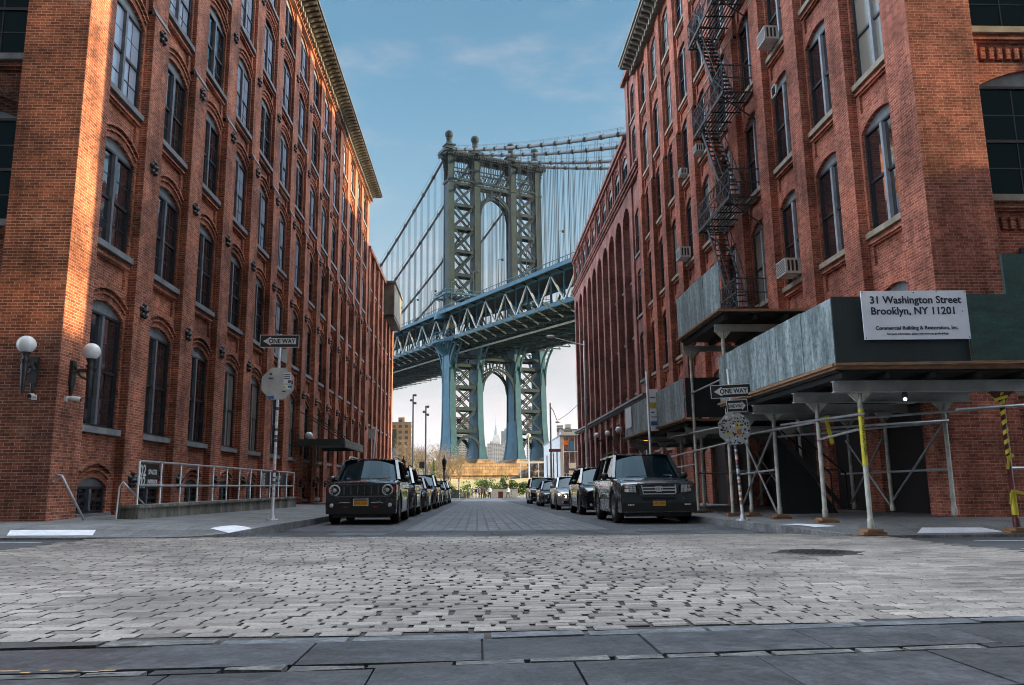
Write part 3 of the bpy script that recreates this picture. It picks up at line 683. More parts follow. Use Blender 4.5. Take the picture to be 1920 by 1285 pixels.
    def win(T, w_, h, loc, key, g='glass_window', rise=.3):
        if key not in protos:
            p = make_window(w_, h, rise, T, parent=root, glassm=g, sillm='stone_tan', style=0 if (isinstance(key, tuple) and key[0] == 'w') or random.random() < .4 else 1, light='frame_light'); protos[key] = (p, childmap(p)); p.location = loc
        else: p, cm = protos[key]; c = copy_tree(p, cm, root); c.location = loc
    for k, (u0, u1) in enumerate(bays):
        for i, s in enumerate(RS):
            g = 'glass_blind' if random.random() < .12 else 'glass_window'
            win(TX, u1-u0-.2, RH[i], (9.8-dw+.08, (u0+u1)/2, s), (i if i in (0, 5) else 1, g), g)
    for u0, u1 in bw:
        for i, s in enumerate(RS): win(TXW, u1-u0-.3, RH[i], (9.8+(u0+u1)/2, 16.2-dw+.08, s), ('w', i if i in (0, 5) else 1), 'glass_car', rise=.4)
    return root
right_building()

# ---- tall building beyond it, with giant arcade
def arcade_building():
    root = building('arcade_building', 'dark purple brick building on the right with tall slender piers')
    T = lambda u, w_, d: (10.0-d, u, w_); m = 'brick_purple'; W = MB().mt(m); Y0, Y1 = 45.85, 79.4; n = 10; pitch = 2.98; f = 49.6
    # corner tower bay
    W.box(Y0, Y0+.8, -2.4, 26.6, -.3, 0, T); W.box(48.7, f, -2.4, 26.6, -.3, 0, T)
    for i, (s, h) in enumerate(((1.4, 2.6), (6.3, 2.6), (10.3, 2.6), (14.2, 2.6), (20.2, 2.1), (23.2, 2.0))):
        W.mt(m).face([T(*p) for p in ((Y0+.8, -2.4, -.12), (48.7, -2.4, -.12), (48.7, 1.4, -.12), (Y0+.8, 1.4, -.12))]) if i == 0 else None
        bay(W, T, Y0+.8, 48.7, Y0+1.1, 48.4, s, s+h, .3, (6.3, 10.3, 14.2, 20.2, 23.2, 26.6)[i], -.12, m, panel=False, hood=False)
    W.box(Y0-.05, f+.15, 26.35, 26.6, 0.001, .25, T); W.box(Y0, f+.1, 26.6, 27.0, -.3, .12, T)
    for k in range(n):
        u0 = f+pitch*k; u1 = u0+pitch
        # ground storey, giant pier, attic
        bay(W, T, u0, u1, u0+.5, u1-.5, .6, 3.6, .7, 5.0, -.1, m, panel=False, hood=False, rev=.4)
        W.face([T(*p) for p in ((u0, -2.4, -.1), (u1, -2.4, -.1), (u1, .6, -.1), (u0, .6, -.1))])
        W.box(u1-.62, u1, -2.4, 4.9, -.1, .12, T)
        A = arc(u0+.02, u1-.62, 17.2, .98, 10)
        W.box(u1-.6, u1, 5.3, 19.0, -.5, 0, T)
        for a, c in zip(A, A[1:]): W.face([T(a[0], a[1], 0), T(c[0], c[1], 0), T(c[0], 19.0, 0), T(a[0], 19.0, 0)]); W.face([T(*a, 0), T(*c, 0), T(*c, -.5), T(*a, -.5)])
        for i, s in enumerate((5.9, 9.6, 13.3)):
            bay(W, T, u0, u1-.6, u0+.15, u1-.75, s, s+2.7 if i < 2 else s+3.6, .4, (9.6, 13.3, 18.5)[i], -.42, m, panel=False, hood=False, rev=.15)
        W.face([T(*p) for p in ((u0, 5.2, -.42), (u1-.6, 5.2, -.42), (u1-.6, 5.9, -.42), (u0, 5.9, -.42))])
        bay(W, T, u0, u1, u0+.45, u1-.55, 19.75, 21.35, .5, 22.4, -.08, m, panel=False, hood=True, rev=.2)
        W.box(u1-.32, u1-.06, 19.75, 22.4, -.08, 0.03, T)
    for k in range(4): W.box(Y0, Y1, 19.0+.18*k, 19.14+.18*k, -.3, (.1, .22, .3, .16)[k], T)
    W.box(f, Y1+.1, 22.4, 22.6, -.3, .12, T); W.box(f, Y1+.15, 22.62, 22.9, -.3, .25, T)
    W.mt('stone_grey').box(Y0, Y1+.2, 5.0, 5.12, -.3, .26, T); W.box(Y0, Y1+.2, 5.13, 5.26, -.3, .4, T)
    W.mt(m); W.face([(10.05, Y1, -3), (26, Y1, -3), (26, Y1, 22.6), (10.05, Y1, 22.6)]); W.face([(10.1, Y0, 25), (16, Y0, 25), (16, Y0, 26.9), (10.1, Y0, 26.9)]); W.face([(10.1, f, 22), (16, f, 22), (16, f, 26.9), (10.1, f, 26.9)]); W.face([(16, Y0, 22), (16, f, 22), (16, f, 26.9), (16, Y0, 26.9)])
    W.build('wall', root)
    Rf = MB().mt('asphalt').box(10.1, 24, f, Y1, 22.3, 22.55); Rf.box(10.1, 16, Y0+.05, f, 26.5, 26.7); Rf.build('roof', root)
    TX = lambda u, w_, d: (-d, u, w_); P = {}
    def win(w_, h, rise, loc, key):
        if key not in P: p = make_window(w_, h, rise, TX, parent=root, style=1, sillm='stone_grey', sillw=.05); P[key] = (p, childmap(p)); p.location = loc
        else: p, cm = P[key]; c = copy_tree(p, cm, root); c.location = loc
    for i, (s, h) in enumerate(((1.4, 2.6), (6.3, 2.6), (10.3, 2.6), (14.2, 2.6), (20.2, 2.1), (23.2, 2.0))): win(1.75, h, .3, (10.2, 47.6, s), ('t', h))
    for k in range(n):
        u0 = f+pitch*k; c = u0+pitch/2
        win(1.98, 3.0, .7, (10.35, c, .6), 'g'); win(1.98, 1.6, .5, (10.16, c-.05, 19.75), 'a')
        for i, s in enumerate((5.9, 9.6, 13.3)): win(2.08, 2.7 if i < 2 else 3.6, .4, (10.5, c-.3, s), ('m', i < 2))
    # roof plant
    MB().mt('cornice_dark').box(10.6, 12.2, 56, 58.5, 22.5, 24.9).build('roof_hut', root); MB().mt('cornice_dark').box(10.5, 11.6, 68, 70, 22.5, 24.6).build('roof_hut', root)
    return root
arcade_building()
# off to the right an unseen block for the bridge's masonry approach, added to keep the low sun off the crossing
V = MB().mt('stone_tan'); V.box(62, 74, -40, 60, -3, 14.6); V.box(61.6, 74.4, -40, 60, 14.6, 15.3)
struct(V.build('viaduct'))
# the buildings that face these across the side street, out of view, closing the sky behind the viewpoint
for x0, x1 in ((-60, -9.4), (10.4, 60)):
    V = MB().mt('asphalt').box(x0, x1, -60, -2.5, -3, 9 if x0 < 0 else 12); struct(V.build('opposite_buildings'))
# ------------------------------------------------------------------ suspension bridge
mat('bridge_blue', (.025, .095, .145), (.012, .055, .09), .35, .7, spec=.25)
mat('bridge_paint', (.016, .036, .046), (.007, .018, .025), .35, .75, bmp=.15, bs=3, spec=.2)
mat('bridge_light', (.34, .38, .38), (.2, .23, .24), .6, .6)
mat('bridge_deck', (.03, .04, .045), (.018, .023, .026), .5, .8)
mat('cable_grey', (.04, .05, .058), (.022, .028, .034), .5, .6)
def bridge():
    root = tag(empty('suspension_bridge', (-7.9, 224, -5)), 'blue grey steel suspension bridge with a latticed tower at the end of the street', 'bridge')
    UX, UY, VX, VY = .9009, .434, .434, -.9009
    T = lambda a, t, z: (UX*a+VX*t, UY*a+VY*t, z+5)
    COL = [0, 8.5, 20.7, 29.3]
    def lon(z):   # half length of a column along the bridge
        if z > 42: return 1.55+.45*(98-z)/56
        if z > 24: return 2.3+.5*(42-z)/18
        t = (24-z)/16.5; return 2.8+1.9*t*t
    for a in COL:
        b = MB().mt('bridge_paint'); zs = [7.5+1.65*i for i in range(11)]+[26, 30, 34, 38, 42, 50, 60, 72, 84, 98]
        for z0, z1 in zip(zs, zs[1:]):
            b.mt('bridge_blue' if z0 < 41 else 'bridge_paint'); l0, l1 = lon(z0), lon(z1); w0 = .85+(.55*max(0, (14-z0)/6.5)**2); w1 = .85+(.55*max(0, (14-z1)/6.5)**2)
            for sg in (-1, 1):
                b.face([T(a+sg*w0, -l0, z0), T(a+sg*w0, l0, z0), T(a+sg*w1, l1, z1), T(a+sg*w1, -l1, z1)])
                b.face([T(a-w0, sg*l0, z0), T(a+w0, sg*l0, z0), T(a+w1, sg*l1, z1), T(a-w1, sg*l1, z1)])
                # raised edge strips and a recessed web give the column its ribs
                for q in (-.85, .85):
                    b.face([T(a+sg*(w0+.12), q*l0-.3, z0), T(a+sg*(w0+.12), q*l0+.3, z0), T(a+sg*(w1+.12), q*l1+.3, z1), T(a+sg*(w1+.12), q*l1-.3, z1)])
                    b.face([T(a+sg*w0, q*l0-.3, z0), T(a+sg*(w0+.12), q*l0-.3, z0), T(a+sg*(w1+.12), q*l1-.3, z1), T(a+sg*w1, q*l1-.3, z1)])
                    b.face([T(a+sg*w0, q*l0+.3, z0), T(a+sg*(w0+.12), q*l0+.3, z0), T(a+sg*(w1+.12), q*l1+.3, z1), T(a+sg*w1, q*l1+.3, z1)])
        # cap, bracket scrolls, pedestal and ball
        for k, (z0, z1, e) in enumerate(((88, 88.6, .35), (96.4, 97.0, .5), (97.0, 97.7, 1.0), (97.7, 98.2, 1.5))):
            b.box(a-.85-e, a+.85+e, -1.55-e, 1.55+e, z0, z1, T)
        b.box(a-1.1, a+1.1, -1.2, 1.2, 98.2, 99.6, T); b.box(a-1.5, a+1.5, -1.6, 1.6, 99.6, 100.0, T)
        cc = T(a, 0, 100); b.lathe(cc, [(1.3, 0), (1.0, .8), (.7, 1.5), (1.0, 1.8), (.7, 2.2)], 12); b.ball((cc[0], cc[1], cc[2]+3.3), 1.3, 14, 8)
        for sg in (-1, 1):
            for tt in (-1, 1):
                for i in range(5):
                    z = 89.5+i*1.4; e = .1+.9*(i/5)**2; b.bar(T(a+sg*(.85+e*.6), tt*1.3, z), T(a+sg*(.85+e*.9), tt*1.3, z+1.5), .3)
        if a in (0, 29.3):
            s_ = -1 if a == 0 else 1
            for i in range(7):
                z = 88.6+i*1.15; e = .2+1.3*(i/6)**2; b.bar(T(a+s_*(.85), 0, z), T(a+s_*(.85+e), 0, z+1.2), .4, 1.2)
        b.build('tower_leg', root)
        # stone foot
        f = MB().mt('granite_pier')
        for z0, z1, r0, r1 in ((6.2, 7.5, 3.2, 1.9),):
            l = lon(7.5); P0_ = [T(a+x*r0, y*(l+1.6), z0) for x, y in ((-1, -1), (1, -1), (1, 1), (-1, 1))]; P1 = [T(a+x*r1, y*(l+.4), z1) for x, y in ((-1, -1), (1, -1), (1, 1), (-1, 1))]
            for i in range(4): f.face([P0_[i], P0_[(i+1) % 4], P1[(i+1) % 4], P1[i]])
            f.face(P1)
        f.build('stone_foot', root)
    # lattice bracing between the outer pairs of columns, in both faces
    for a0, a1 in ((0, 8.5), (20.7, 29.3)):
        for face in (-1, 1):
            b = MB().mt('bridge_paint')
            hz = [88.0, 81.4, 74.4, 67.3, 60.2, 53.4]; lo = [36.5, 33.8, 27.6, 21.5, 15.3]
            for seq in (hz, lo):
                for z in seq: t = face*(lon(z)-.45); b.bar(T(a0+.8, t, z), T(a1-.8, t, z), .45, .95)
                for z1, z0 in zip(seq, seq[1:]):
                    if seq is lo and z1 == 36.5: continue
                    t0, t1 = face*(lon(z0)-.45), face*(lon(z1)-.45)
                    for x0, x1 in ((a0+.8, a1-.8), (a1-.8, a0+.8)):
                        if face < 0 or x0 < x1: 
                            for off in (-.32, .32): b.bar(T(x0, t0, z0+off), T(x1, t1, z1+off), .2, .28)
                            n = 8
                            for i in range(n): p = Vector(T(x0, t0, z0)).lerp(Vector(T(x1, t1, z1)), (i+.5)/n); b.bar(p-Vector((0, 0, .32)), p+Vector((0, 0, .32)), .14)
                        else: b.bar(T(x0, t0, z0), T(x1, t1, z1), .3, .5)
            # little arch at the foot
            c = (a0+a1)/2; A = arc(a0+.9, a1-.9, 9.5, 4.2, 8)
            for p, q in zip(A, A[1:]): t = face*(lon(10)-.6); b.bar(T(p[0], t, p[1]), T(q[0], t, q[1]), .7, .8)
            b.build('cross_bracing', root)
    # ornamental frieze and cornice beam across the head
    b = MB().mt('bridge_paint')
    for face in (-1, 1):
        t = face*1.3
        for z in (96.2, 89.2): b.bar(T(0, t, z), T(29.3, t, z), .5, .6)
        x = 1.0
        while x < 28.6:
            if min(abs(x-c) for c in COL) > 1.3: b.bar(T(x, t, 89.3), T(x+1.2, t, 92.6), .16); b.bar(T(x+1.2, t, 89.3), T(x, t, 92.6), .16); b.bar(T(x, t, 92.6), T(x, t, 96), .14); b.bar(T(x+.6, t, 92.6), T(x+.6, t, 96), .1)
            x += 1.2
        b.bar(T(.8, t, 92.7), T(28.5, t, 92.7), .25, .3)
    b.box(-2.6, 31.9, -2.6, 2.6, 97.0, 97.6, T); b.box(-2.2, 31.5, -2.2, 2.2, 96.4, 97.0, T)
    x = -2.3
    while x < 31.7: b.box(x, x+.35, -2.75, -2.4, 96.2, 97.0, T); b.box(x, x+.35, 2.4, 2.75, 96.2, 97.0, T); x += .8
    b.build('tower_cornice', root)
    # pointed arches between the inner columns
    def pointed(z0, z1, seg=9):
        c = 14.6; hw = 5.25; R_ = (hw*hw+(z1-z0)**2)/(2*hw)*1.0; out = []
        for sg in (-1, 1):
            p = []
            for i in range(seg+1):
                u_ = i/seg; x = hw*(1-u_); # arc centred on the far side
                z = z0+math.sqrt(max(0, R_*R_-(R_-hw+x)**2)); p.append((c+sg*x, z))
            out.append(p)
        return out
    for z0, z1, zt in ((78.5, 85.6, 88.0), (26.5, 33.2, 36.0)):
        for face in (-1, 1):
            b = MB().mt('bridge_paint'); t = face*(lon(z0)-.5)
            for p in pointed(z0, z1):
                for a_, c_ in zip(p, p[1:]): b.bar(T(a_[0], t, a_[1]), T(c_[0], t, c_[1]), .6, .55); b.bar(T(a_[0], t, a_[1]+1.0), T(c_[0], t, c_[1]+.9), .3, .3)
                for i in range(0, len(p)-1, 2): b.bar(T(p[i][0], t, p[i][1]), T(p[i][0]-(p[i][0]-14.6)*.0, t, zt), .16); b.bar(T(p[i][0], t, zt), T(p[i+1][0], t, p[i+1][1]), .16)
                e = 14.6+(5.3 if p[0][0] > 14.6 else -5.3); b.bar(T(e, t, z0-8), T(e, t, z0+.3), .6, .5)
            b.bar(T(9.3, t, zt), T(19.9, t, zt), .5, .9)
            b.build('pointed_arch', root)
    # pier of masonry
    p = MB().mt('granite_pier'); p.box(-2.6, 32, -7, 7, -3.5, 3.0, T); p.box(-3.4, 33, -8, 8, 3.01, 6.2, T); p.box(-3, 32.4, -7.4, 7.4, -6, -3.5, T); p.build('masonry_pier', root)
    # deck
    zb = lambda t: 40.9-.036*t if t > 0 else 40.9-.03*t-.00006*t*t
    H = 7.0; t0, t1, P = -238., 132., 5.4; n = int((t1-t0)/P)
    for a in (-1.4, 8.2, 21.1, 30.7):
        b = MB().mt('bridge_blue')
        for i in range(n):
            ta, tb = t0+P*i, t0+P*(i+1); za, zc = zb(ta), zb(tb)
            b.bar(T(a, ta, za), T(a, tb, zc), .6, .9); b.bar(T(a, ta, za+H), T(a, tb, zc+H), .6, .8); b.bar(T(a, ta, za), T(a, ta, za+H), .34)
        b.build('truss_chords', root)
        b = MB().mt('bridge_light' if a < 0 or a > 30 else 'bridge_paint')
        for i in range(n):
            ta, tb = t0+P*i, t0+P*(i+1); za, zc = zb(ta), zb(tb)
            if i % 2: b.bar(T(a, ta, za+H-.3), T(a, tb, zc+.3), .38, .34)
            else: b.bar(T(a, ta, za+.3), T(a, tb, zc+H-.3), .38, .34)
        b.build('truss_diagonals', root)
    b = MB().mt('bridge_deck'); step = P*4; i = 0; ta = t0
    while ta < t1:
        tb = min(t1, ta+step); za, zc = zb(ta), zb(tb)
        for a0, a1, dz, th in ((-1.0, 30.3, .5, .3), (-3.6, 9.5, H+.35, .3), (19.8, 32.9, H+.35, .3)):
            q = [T(a0, ta, za+dz), T(a1, ta, za+dz), T(a1, tb, zc+dz), T(a0, tb, zc+dz)]; b.face(q); b.face([(x, y, z+th) for x, y, z in q])
            for k in range(4): b.face([q[k], q[(k+1) % 4], (q[(k+1) % 4][0], q[(k+1) % 4][1], q[(k+1) % 4][2]+th), (q[k][0], q[k][1], q[k][2]+th)])
        ta = tb
    b.build('deck', root)
    b = MB().mt('bridge_paint')                     # transverse beams and laterals under the deck
    for i in range(n+1):
        t = t0+P*i; z = zb(t)
        b.bar(T(-1.4, t, z), T(30.7, t, z), .35, .5); b.bar(T(-1.4, t, z-1.5), T(30.7, t, z-1.5), .3, .3)
        if -90 < t < 90:
            for k in range(12): x = -1.4+2.67*k; b.bar(T(x, t, z-1.4), T(x+1.33, t, z), .16); b.bar(T(x+1.33, t, z), T(x+2.67, t, z-1.4), .16)
        b.bar(T(-1.4, t, z+H-.2), T(-3.9, t, z+H+.3), .2, .4); b.bar(T(30.7, t, z+H-.2), T(33.2, t, z+H+.3), .2, .4)
        if i < n: b.bar(T(4, t, z-1.5), T(4, t+P, zb(t+P)-1.5), .3); b.bar(T(25, t, z-1.5), T(25, t+P, zb(t+P)-1.5), .3)
        if i % 2 == 0 and i < n-1: b.bar(T(-1.4, t, z-.2), T(8.2, t+2*P, zb(t+2*P)-.2), .22); b.bar(T(30.7, t, z-.2), T(21.1, t+2*P, zb(t+2*P)-.2), .22); b.bar(T(8.2, t, z-.2), T(21.1, t+2*P, zb(t+2*P)-.2), .22)
    b.mt('bridge_light')
    for i in range(n): b.bar(T(7.0, t0+P*i, zb(t0+P*i)-2.0), T(7.0, t0+P*(i+1), zb(t0+P*(i+1))-2.0), .4)
    for i in range(0, n): b.bar(T(-3.4, t0+P*i, zb(t0+P*i)+.3), T(1.5, t0+P*i, zb(t0+P*i)-2.2), .3)
    b.build('floor_beams', root)
    for a in (-3.9, 33.2):
        b = MB().mt('bridge_blue')
        for i in range(n*3):
            ta = t0+P*i/3; tb = t0+P*(i+1)/3; za, zc = zb(ta)+H, zb(tb)+H
            b.bar(T(a, ta, za+.4), T(a, ta, za+1.7), .12); b.bar(T(a, ta, za+1.7), T(a, tb, zc+1.7), .14)
            if i % 3 == 0: b.bar(T(a, ta, za+.3), T(a, tb+P*2/3, zb(ta+P)+H+.3), .4, .9)
        b.build('railing', root)
    # walkway with brackets that swings out round the nearest leg
    b = MB().mt('bridge_blue')
    for dz, w_ in ((-.1, .7), (1.6, .14), (2.4, .16)):
        pts = [T(-1.6-2.7*math.sin(math.pi*k/10), -7+14*k/10, zb(0)+dz-.6) for k in range(11)]
        for p_, q_ in zip(pts, pts[1:]): b.bar(p_, q_, w_, w_)
    for k in range(11):
        pt = T(-1.6-2.7*math.sin(math.pi*k/10), -7+14*k/10, zb(0)-.6); b.bar(pt, (pt[0], pt[1], pt[2]+2.4), .14)
        b.bar(pt, T(-.9, (-7+14*k/10)*.3, zb(0)-4.2), .35)
    for dz in (0, 1.2):
        for s_ in (-1, 1): b.bar(T(-2.6, s_*4.5, 53.8+dz), T(32, s_*4.5, 53.8+dz), .16 if dz else .5)
        for e in (-2.6, 32): b.bar(T(e, -4.5, 53.8+dz), T(e, 4.5, 53.8+dz), .16 if dz else .5)
    for x in range(-2, 33, 2):
        for s_ in (-1, 1): b.bar(T(x, s_*4.5, 53.8), T(x, s_*4.5, 55), .12); b.bar(T(x, s_*2, 52.6), T(x, s_*4.5, 53.6), .3)
    b.build('walkway', root)
    b = MB().mt('bridge_blue'); cc = T(-1.9, 1.2, 46.4); b.lathe(cc, [(3.0, 0), (2.95, .9), (2.5, 2.1), (1.6, 3.1), (.5, 3.6), (.001, 3.7)], 14); b.build('saddle_hood', root)
    # curved brackets flaring from each lower leg to the deck
    b = MB().mt('bridge_blue')
    for a in COL:
        for s_ in (-1, 1):
            for k in range(8):
                f0, f1 = k/8, (k+1)/8; X = lambda f: 2.5+2.8*f*f*f*1.6; Z = lambda f: 29+10.5*f
                for da in (-.8, .8): b.bar(T(a+da, s_*X(f0), Z(f0)), T(a+da, s_*X(f1), Z(f1)), .45, .5)
                b.bar(T(a-.8, s_*X(f0), Z(f0)), T(a+.8, s_*X(f0), Z(f0)), .2)
    b.build('deck_bracket', root)
    # lamp standards on the upper deck
    for i, t in enumerate(range(-60, 70, 14)):
        z = zb(t)+H+.4; b = MB().mt('bridge_deck').tube([T(-3.6, t, z), T(-3.6, t, z+7.5)], [.13, .08], 6); b.tube([T(-3.6, t, z+7.5), T(-2.4, t, z+7.7)], .07, 5); b.ball(T(-2.4, t, z+7.6), .35, 8, 5); b.build('lamp_standard', root)
    # cables and hangers
    def zc(t): return 98.6-.405*t+.00058*t*t if t > 0 else 98.6-43.5*(1-(1+t/224)**2)
    for a in COL:
        b = MB().mt('cable_grey'); ts = [-236+8*i for i in range(30)]+[0]+[6*i for i in range(1, 22)]
        b.tube([T(a, t, zc(t)) for t in ts], .42, 8)
        for t in ts[::1]:
            if t: b.tube([T(a, t-.35, zc(t-.35)), T(a, t+.35, zc(t+.35))], .58, 8)
        for dz, s_ in ((1.25, -.4), (1.25, .4)):
            b.tube([T(a+s_, t, zc(t)+dz) for t in ts], .035, 3)
        for t in ts: b.bar(T(a-.4, t, zc(t)), T(a-.4, t, zc(t)+1.25), .07); b.bar(T(a+.4, t, zc(t)), T(a+.4, t, zc(t)+1.25), .07)
        b.build('main_cable', root)
    hang = []
    for ia, a in enumerate(COL):
        t = -232.
        while t < 128:
            if abs(t) > 4 and zc(t) > zb(t)+H+1: hang.append((a, t))
            t += 5.4
    hang.sort(key=lambda h: -h[1]*.9+h[0]*.434 if True else 0)
    vis = [h for h in hang if -75 < h[1] < 85]; rest = [h for h in hang if h not in vis]
    vis.sort(key=lambda h: abs(h[1]-20)+h[0]*.3); rest += vis[100:]; vis = vis[:100]
    def hg(b, a, t):
        for s_ in (-.22, .22):
            for e in (-.3, .3): b.bar(T(a+s_, t+e, zb(t)+H), T(a+s_, t+e, zc(t)), .06)
    for a, t in vis: b = MB().mt('cable_grey'); hg(b, a, t); b.build('hanger', root)
    b = MB().mt('cable_grey')
    for a, t in rest: hg(b, a, t)
    struct(b.build('hanger', root), 'stuff')
    return root
bridge()
# ------------------------------------------------------------------ sidewalk shed on the right
def pole(b, x, y, z0, z1, r=.045): b.tube([(x, y, z0), (x, y, z1)], r, 8)
def board(b, T, u0, u1, w0, w1, th=.02):   # plywood sheets side by side with slight gaps
    n = max(1, round((u1-u0)/1.22)); s = (u1-u0)/n
    for i in range(n):
        j = random.uniform(-.015, .015); b.box(u0+s*i+.006, u0+s*(i+1)-.006, w0+j*.4, w1+j, -th+j*.3, j*.3+.003*i, T)
def shed():
    root = tag(empty('sidewalk_shed', (0, 0, 0)), 'long sidewalk shed of pipe posts and grey hoarding round the right corner', 'scaffold shed')
    rl = (0, 0, 0); random.seed(21)
    posts = []
    TS = lambda u, w_, d: (6.0-d, u, w_)       # street side face
    # near section
    b = MB().mt('hoarding_grey'); board(b, TS, 13.0, 19.4, 1.98, 3.09); b.build('hoarding_panel', root)
    b = MB().mt('hoarding_grey'); board(b, TS, 22.9, 32.2, 1.9, 3.04); b.build('hoarding_panel', root)
    b = MB().mt('paint_white').box(5.95, 5.968, 30.7, 31.85, 2.2, 2.98); b.build('pale_panel', root)
    b = MB().mt('hoarding_grey'); board(b, TS, 19.0, 23.2, 4.27, 5.46); b.build('hoarding_panel', root)
    TF = lambda u, w_, d: (u, 13.0-d, w_)
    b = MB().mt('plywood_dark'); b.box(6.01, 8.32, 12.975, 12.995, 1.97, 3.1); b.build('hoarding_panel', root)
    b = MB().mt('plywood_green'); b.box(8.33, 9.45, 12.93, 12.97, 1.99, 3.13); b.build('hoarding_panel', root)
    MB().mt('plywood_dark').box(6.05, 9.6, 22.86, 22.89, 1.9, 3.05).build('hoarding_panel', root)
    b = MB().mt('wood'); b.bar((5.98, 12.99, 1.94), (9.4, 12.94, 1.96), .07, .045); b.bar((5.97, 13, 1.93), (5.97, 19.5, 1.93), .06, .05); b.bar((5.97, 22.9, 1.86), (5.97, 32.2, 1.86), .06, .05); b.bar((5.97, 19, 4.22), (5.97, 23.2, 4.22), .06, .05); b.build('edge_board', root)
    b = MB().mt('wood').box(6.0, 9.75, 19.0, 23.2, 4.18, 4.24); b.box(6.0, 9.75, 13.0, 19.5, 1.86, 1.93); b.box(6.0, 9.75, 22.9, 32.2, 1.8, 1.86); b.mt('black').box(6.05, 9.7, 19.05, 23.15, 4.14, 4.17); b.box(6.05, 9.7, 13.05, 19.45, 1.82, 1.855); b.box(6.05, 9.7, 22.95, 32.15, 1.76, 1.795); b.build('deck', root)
    # joists
    b = MB().mt('black')
    for x in (6.15, 6.9, 7.7, 8.5, 9.3): b.box(x-.04, x+.04, 13.05, 19.4, 1.72, 1.815); b.box(x-.04, x+.04, 23.0, 32.1, 1.66, 1.755); b.box(x-.04, x+.04, 19.1, 23.1, 4.0, 4.135)
    b.build('joists', root)
    def ibeam(y, x0, x1, zt, h=.2):
        b = MB().mt('steel_white'); b.box(x0, x1, y-.065, y+.065, zt-.02, zt); b.box(x0, x1, y-.065, y+.065, zt-h, zt-h+.02); b.box(x0+.003, x1-.003, y-.012, y+.012, zt-h+.02, zt-.02)
        b.build('cross_beam', root)
    PX = (6.55, 9.05)
    rows = [(13.4, 1.71), (15.15, 1.71), (17.45, 1.71), (19.25, 1.71), (23.3, 1.65), (25.6, 1.65), (28.1, 1.65), (30.6, 1.65), (31.9, 1.65)]
    for y, zt in rows: ibeam(y, 6.1, 9.6, zt)
    ibeam(19.75, 6.05, 9.6, 3.99, .17); ibeam(22.9, 6.05, 9.6, 3.99, .17)
    def post(x, y, zt, m='pipe_paint', foot=True):
        z0 = pz(x, y); b = MB().mt(m); lo = z0+.10
        b.tube([(x, y, lo), (x, y, zt)], .042, 10)
        b.lathe((x, y, lo), [(.055, 0), (.055, .14), (.045, .16)], 10)
        for s_ in (-1, 1):   # gusset at the head
            b.face([(x+s_*.03, y, zt-.2), (x+s_*.2, y-.05, zt), (x+s_*.03, y-.05, zt)]); b.face([(x+s_*.03, y, zt-.2), (x+s_*.2, y+.05, zt), (x+s_*.03, y+.05, zt)]); b.face([(x+s_*.03, y, zt-.2), (x+s_*.2, y+.05, zt), (x+s_*.2, y-.05, zt)])
        b.box(x-.2, x+.2, y-.06, y+.06, zt-.012, zt)
        o = b.build('post', root)
        if foot:
            f = MB().mt('wood'); f.box(x-.2, x+.2, y-.14, y-.01, z0, z0+.045); f.box(x-.19, x+.2, y+.0, y+.13, z0, z0+.045); f.box(x-.13, x+.14, y-.15, y+.15, z0+.046, z0+.092); f.build('foot_plank', o)
        return o
    for y, zt in rows:
        for x in PX:
            red = (x > 8 and y < 14)
            o = post(x, y, zt-.2, 'pipe_red' if red else 'pipe_paint', foot=x < 8 or y < 14)
            if red:
                t = MB().mt('tape_yellow'); z = -.45
                t.lathe((x, y, -.58), [(.05, 0), (.052, .12), (.047, .26), (.05, .36)], 10)
                t.bar((x-.05, y-.05, -.18), (x+.24, y-.06, -.24), .015, .05); t.bar((x-.04, y-.05, -.18), (x-.1, y-.06, -.4), .015, .04)
                for k in range(7):
                    zz = .42+.165*k; p = [(x+.047*math.cos(a), y+.047*math.sin(a), zz+.09*i/6) for i, a in enumerate([math.pi+math.pi*j/6 for j in range(7)])]
                    for q, r in zip(p, p[1:]): t.face([q, r, (r[0], r[1], r[2]+.075), (q[0], q[1], q[2]+.075)])
                t.bar((x-.06, y-.05, .36), (x+.06, y-.055, .42), .012, .06); t.bar((x-.07, y-.05, .18), (x-.03, y-.055, .38), .012, .045); t.bar((x-.16, y-.05, 1.36), (x+.08, y-.06, 1.42), .012, .05)
                t.build('caution_tape', o)
            if x < 8 and y == 13.4:
                t = MB().mt('tape_yellow').lathe((x, y, .28), [(.0455, 0), (.047, .2), (.046, .6), (.0475, .85), (.045, .95)], 10); t.build('caution_tape', o)
                for k, (w_, zz) in enumerate((('CAUTION', .62), ('CAUTION', .98))):
                    lettering(w_, .075, 'sign_black', o, Matrix.Translation((x, y-.049, zz)) @ Matrix.Rotation(math.pi/2, 4, 'X') @ Matrix.Rotation(-math.pi/2, 4, 'Z'), 'tape_lettering', .001)
            if x < 8 and y == 15.15:
                t = MB().mt('tape_yellow'); t.bar((x+.05, y-.05, 1.2), (x+.2, y-.06, 1.25), .012, .05); t.bar((x+.14, y-.06, 1.22), (x+.22, y-.06, .72), .012, .07); t.build('caution_tape', o)
    for x, y in ((6.25, 19.75), (6.25, 22.85), (9.3, 22.85)):
        b = MB().mt('pipe_paint'); z0 = pz(x, y); b.tube([(x, y, z0+.05), (x, y, 3.82)], .045, 8)
        for s_ in (-1, 1): b.face([(x+s_*.03, y-.03, 3.6), (x+s_*.22, y-.03, 3.82), (x+s_*.03, y-.03, 3.82)])
        o = b.build('post', root); MB().mt('wood').box(x-.17, x+.17, y-.14, y+.14, z0, z0+.08).build('foot_plank', o)
    def rail(a, c, r=.024): MB().mt('galvanised').tube([a, c], r, 7).build('brace_pipe', root)
    g = -.75
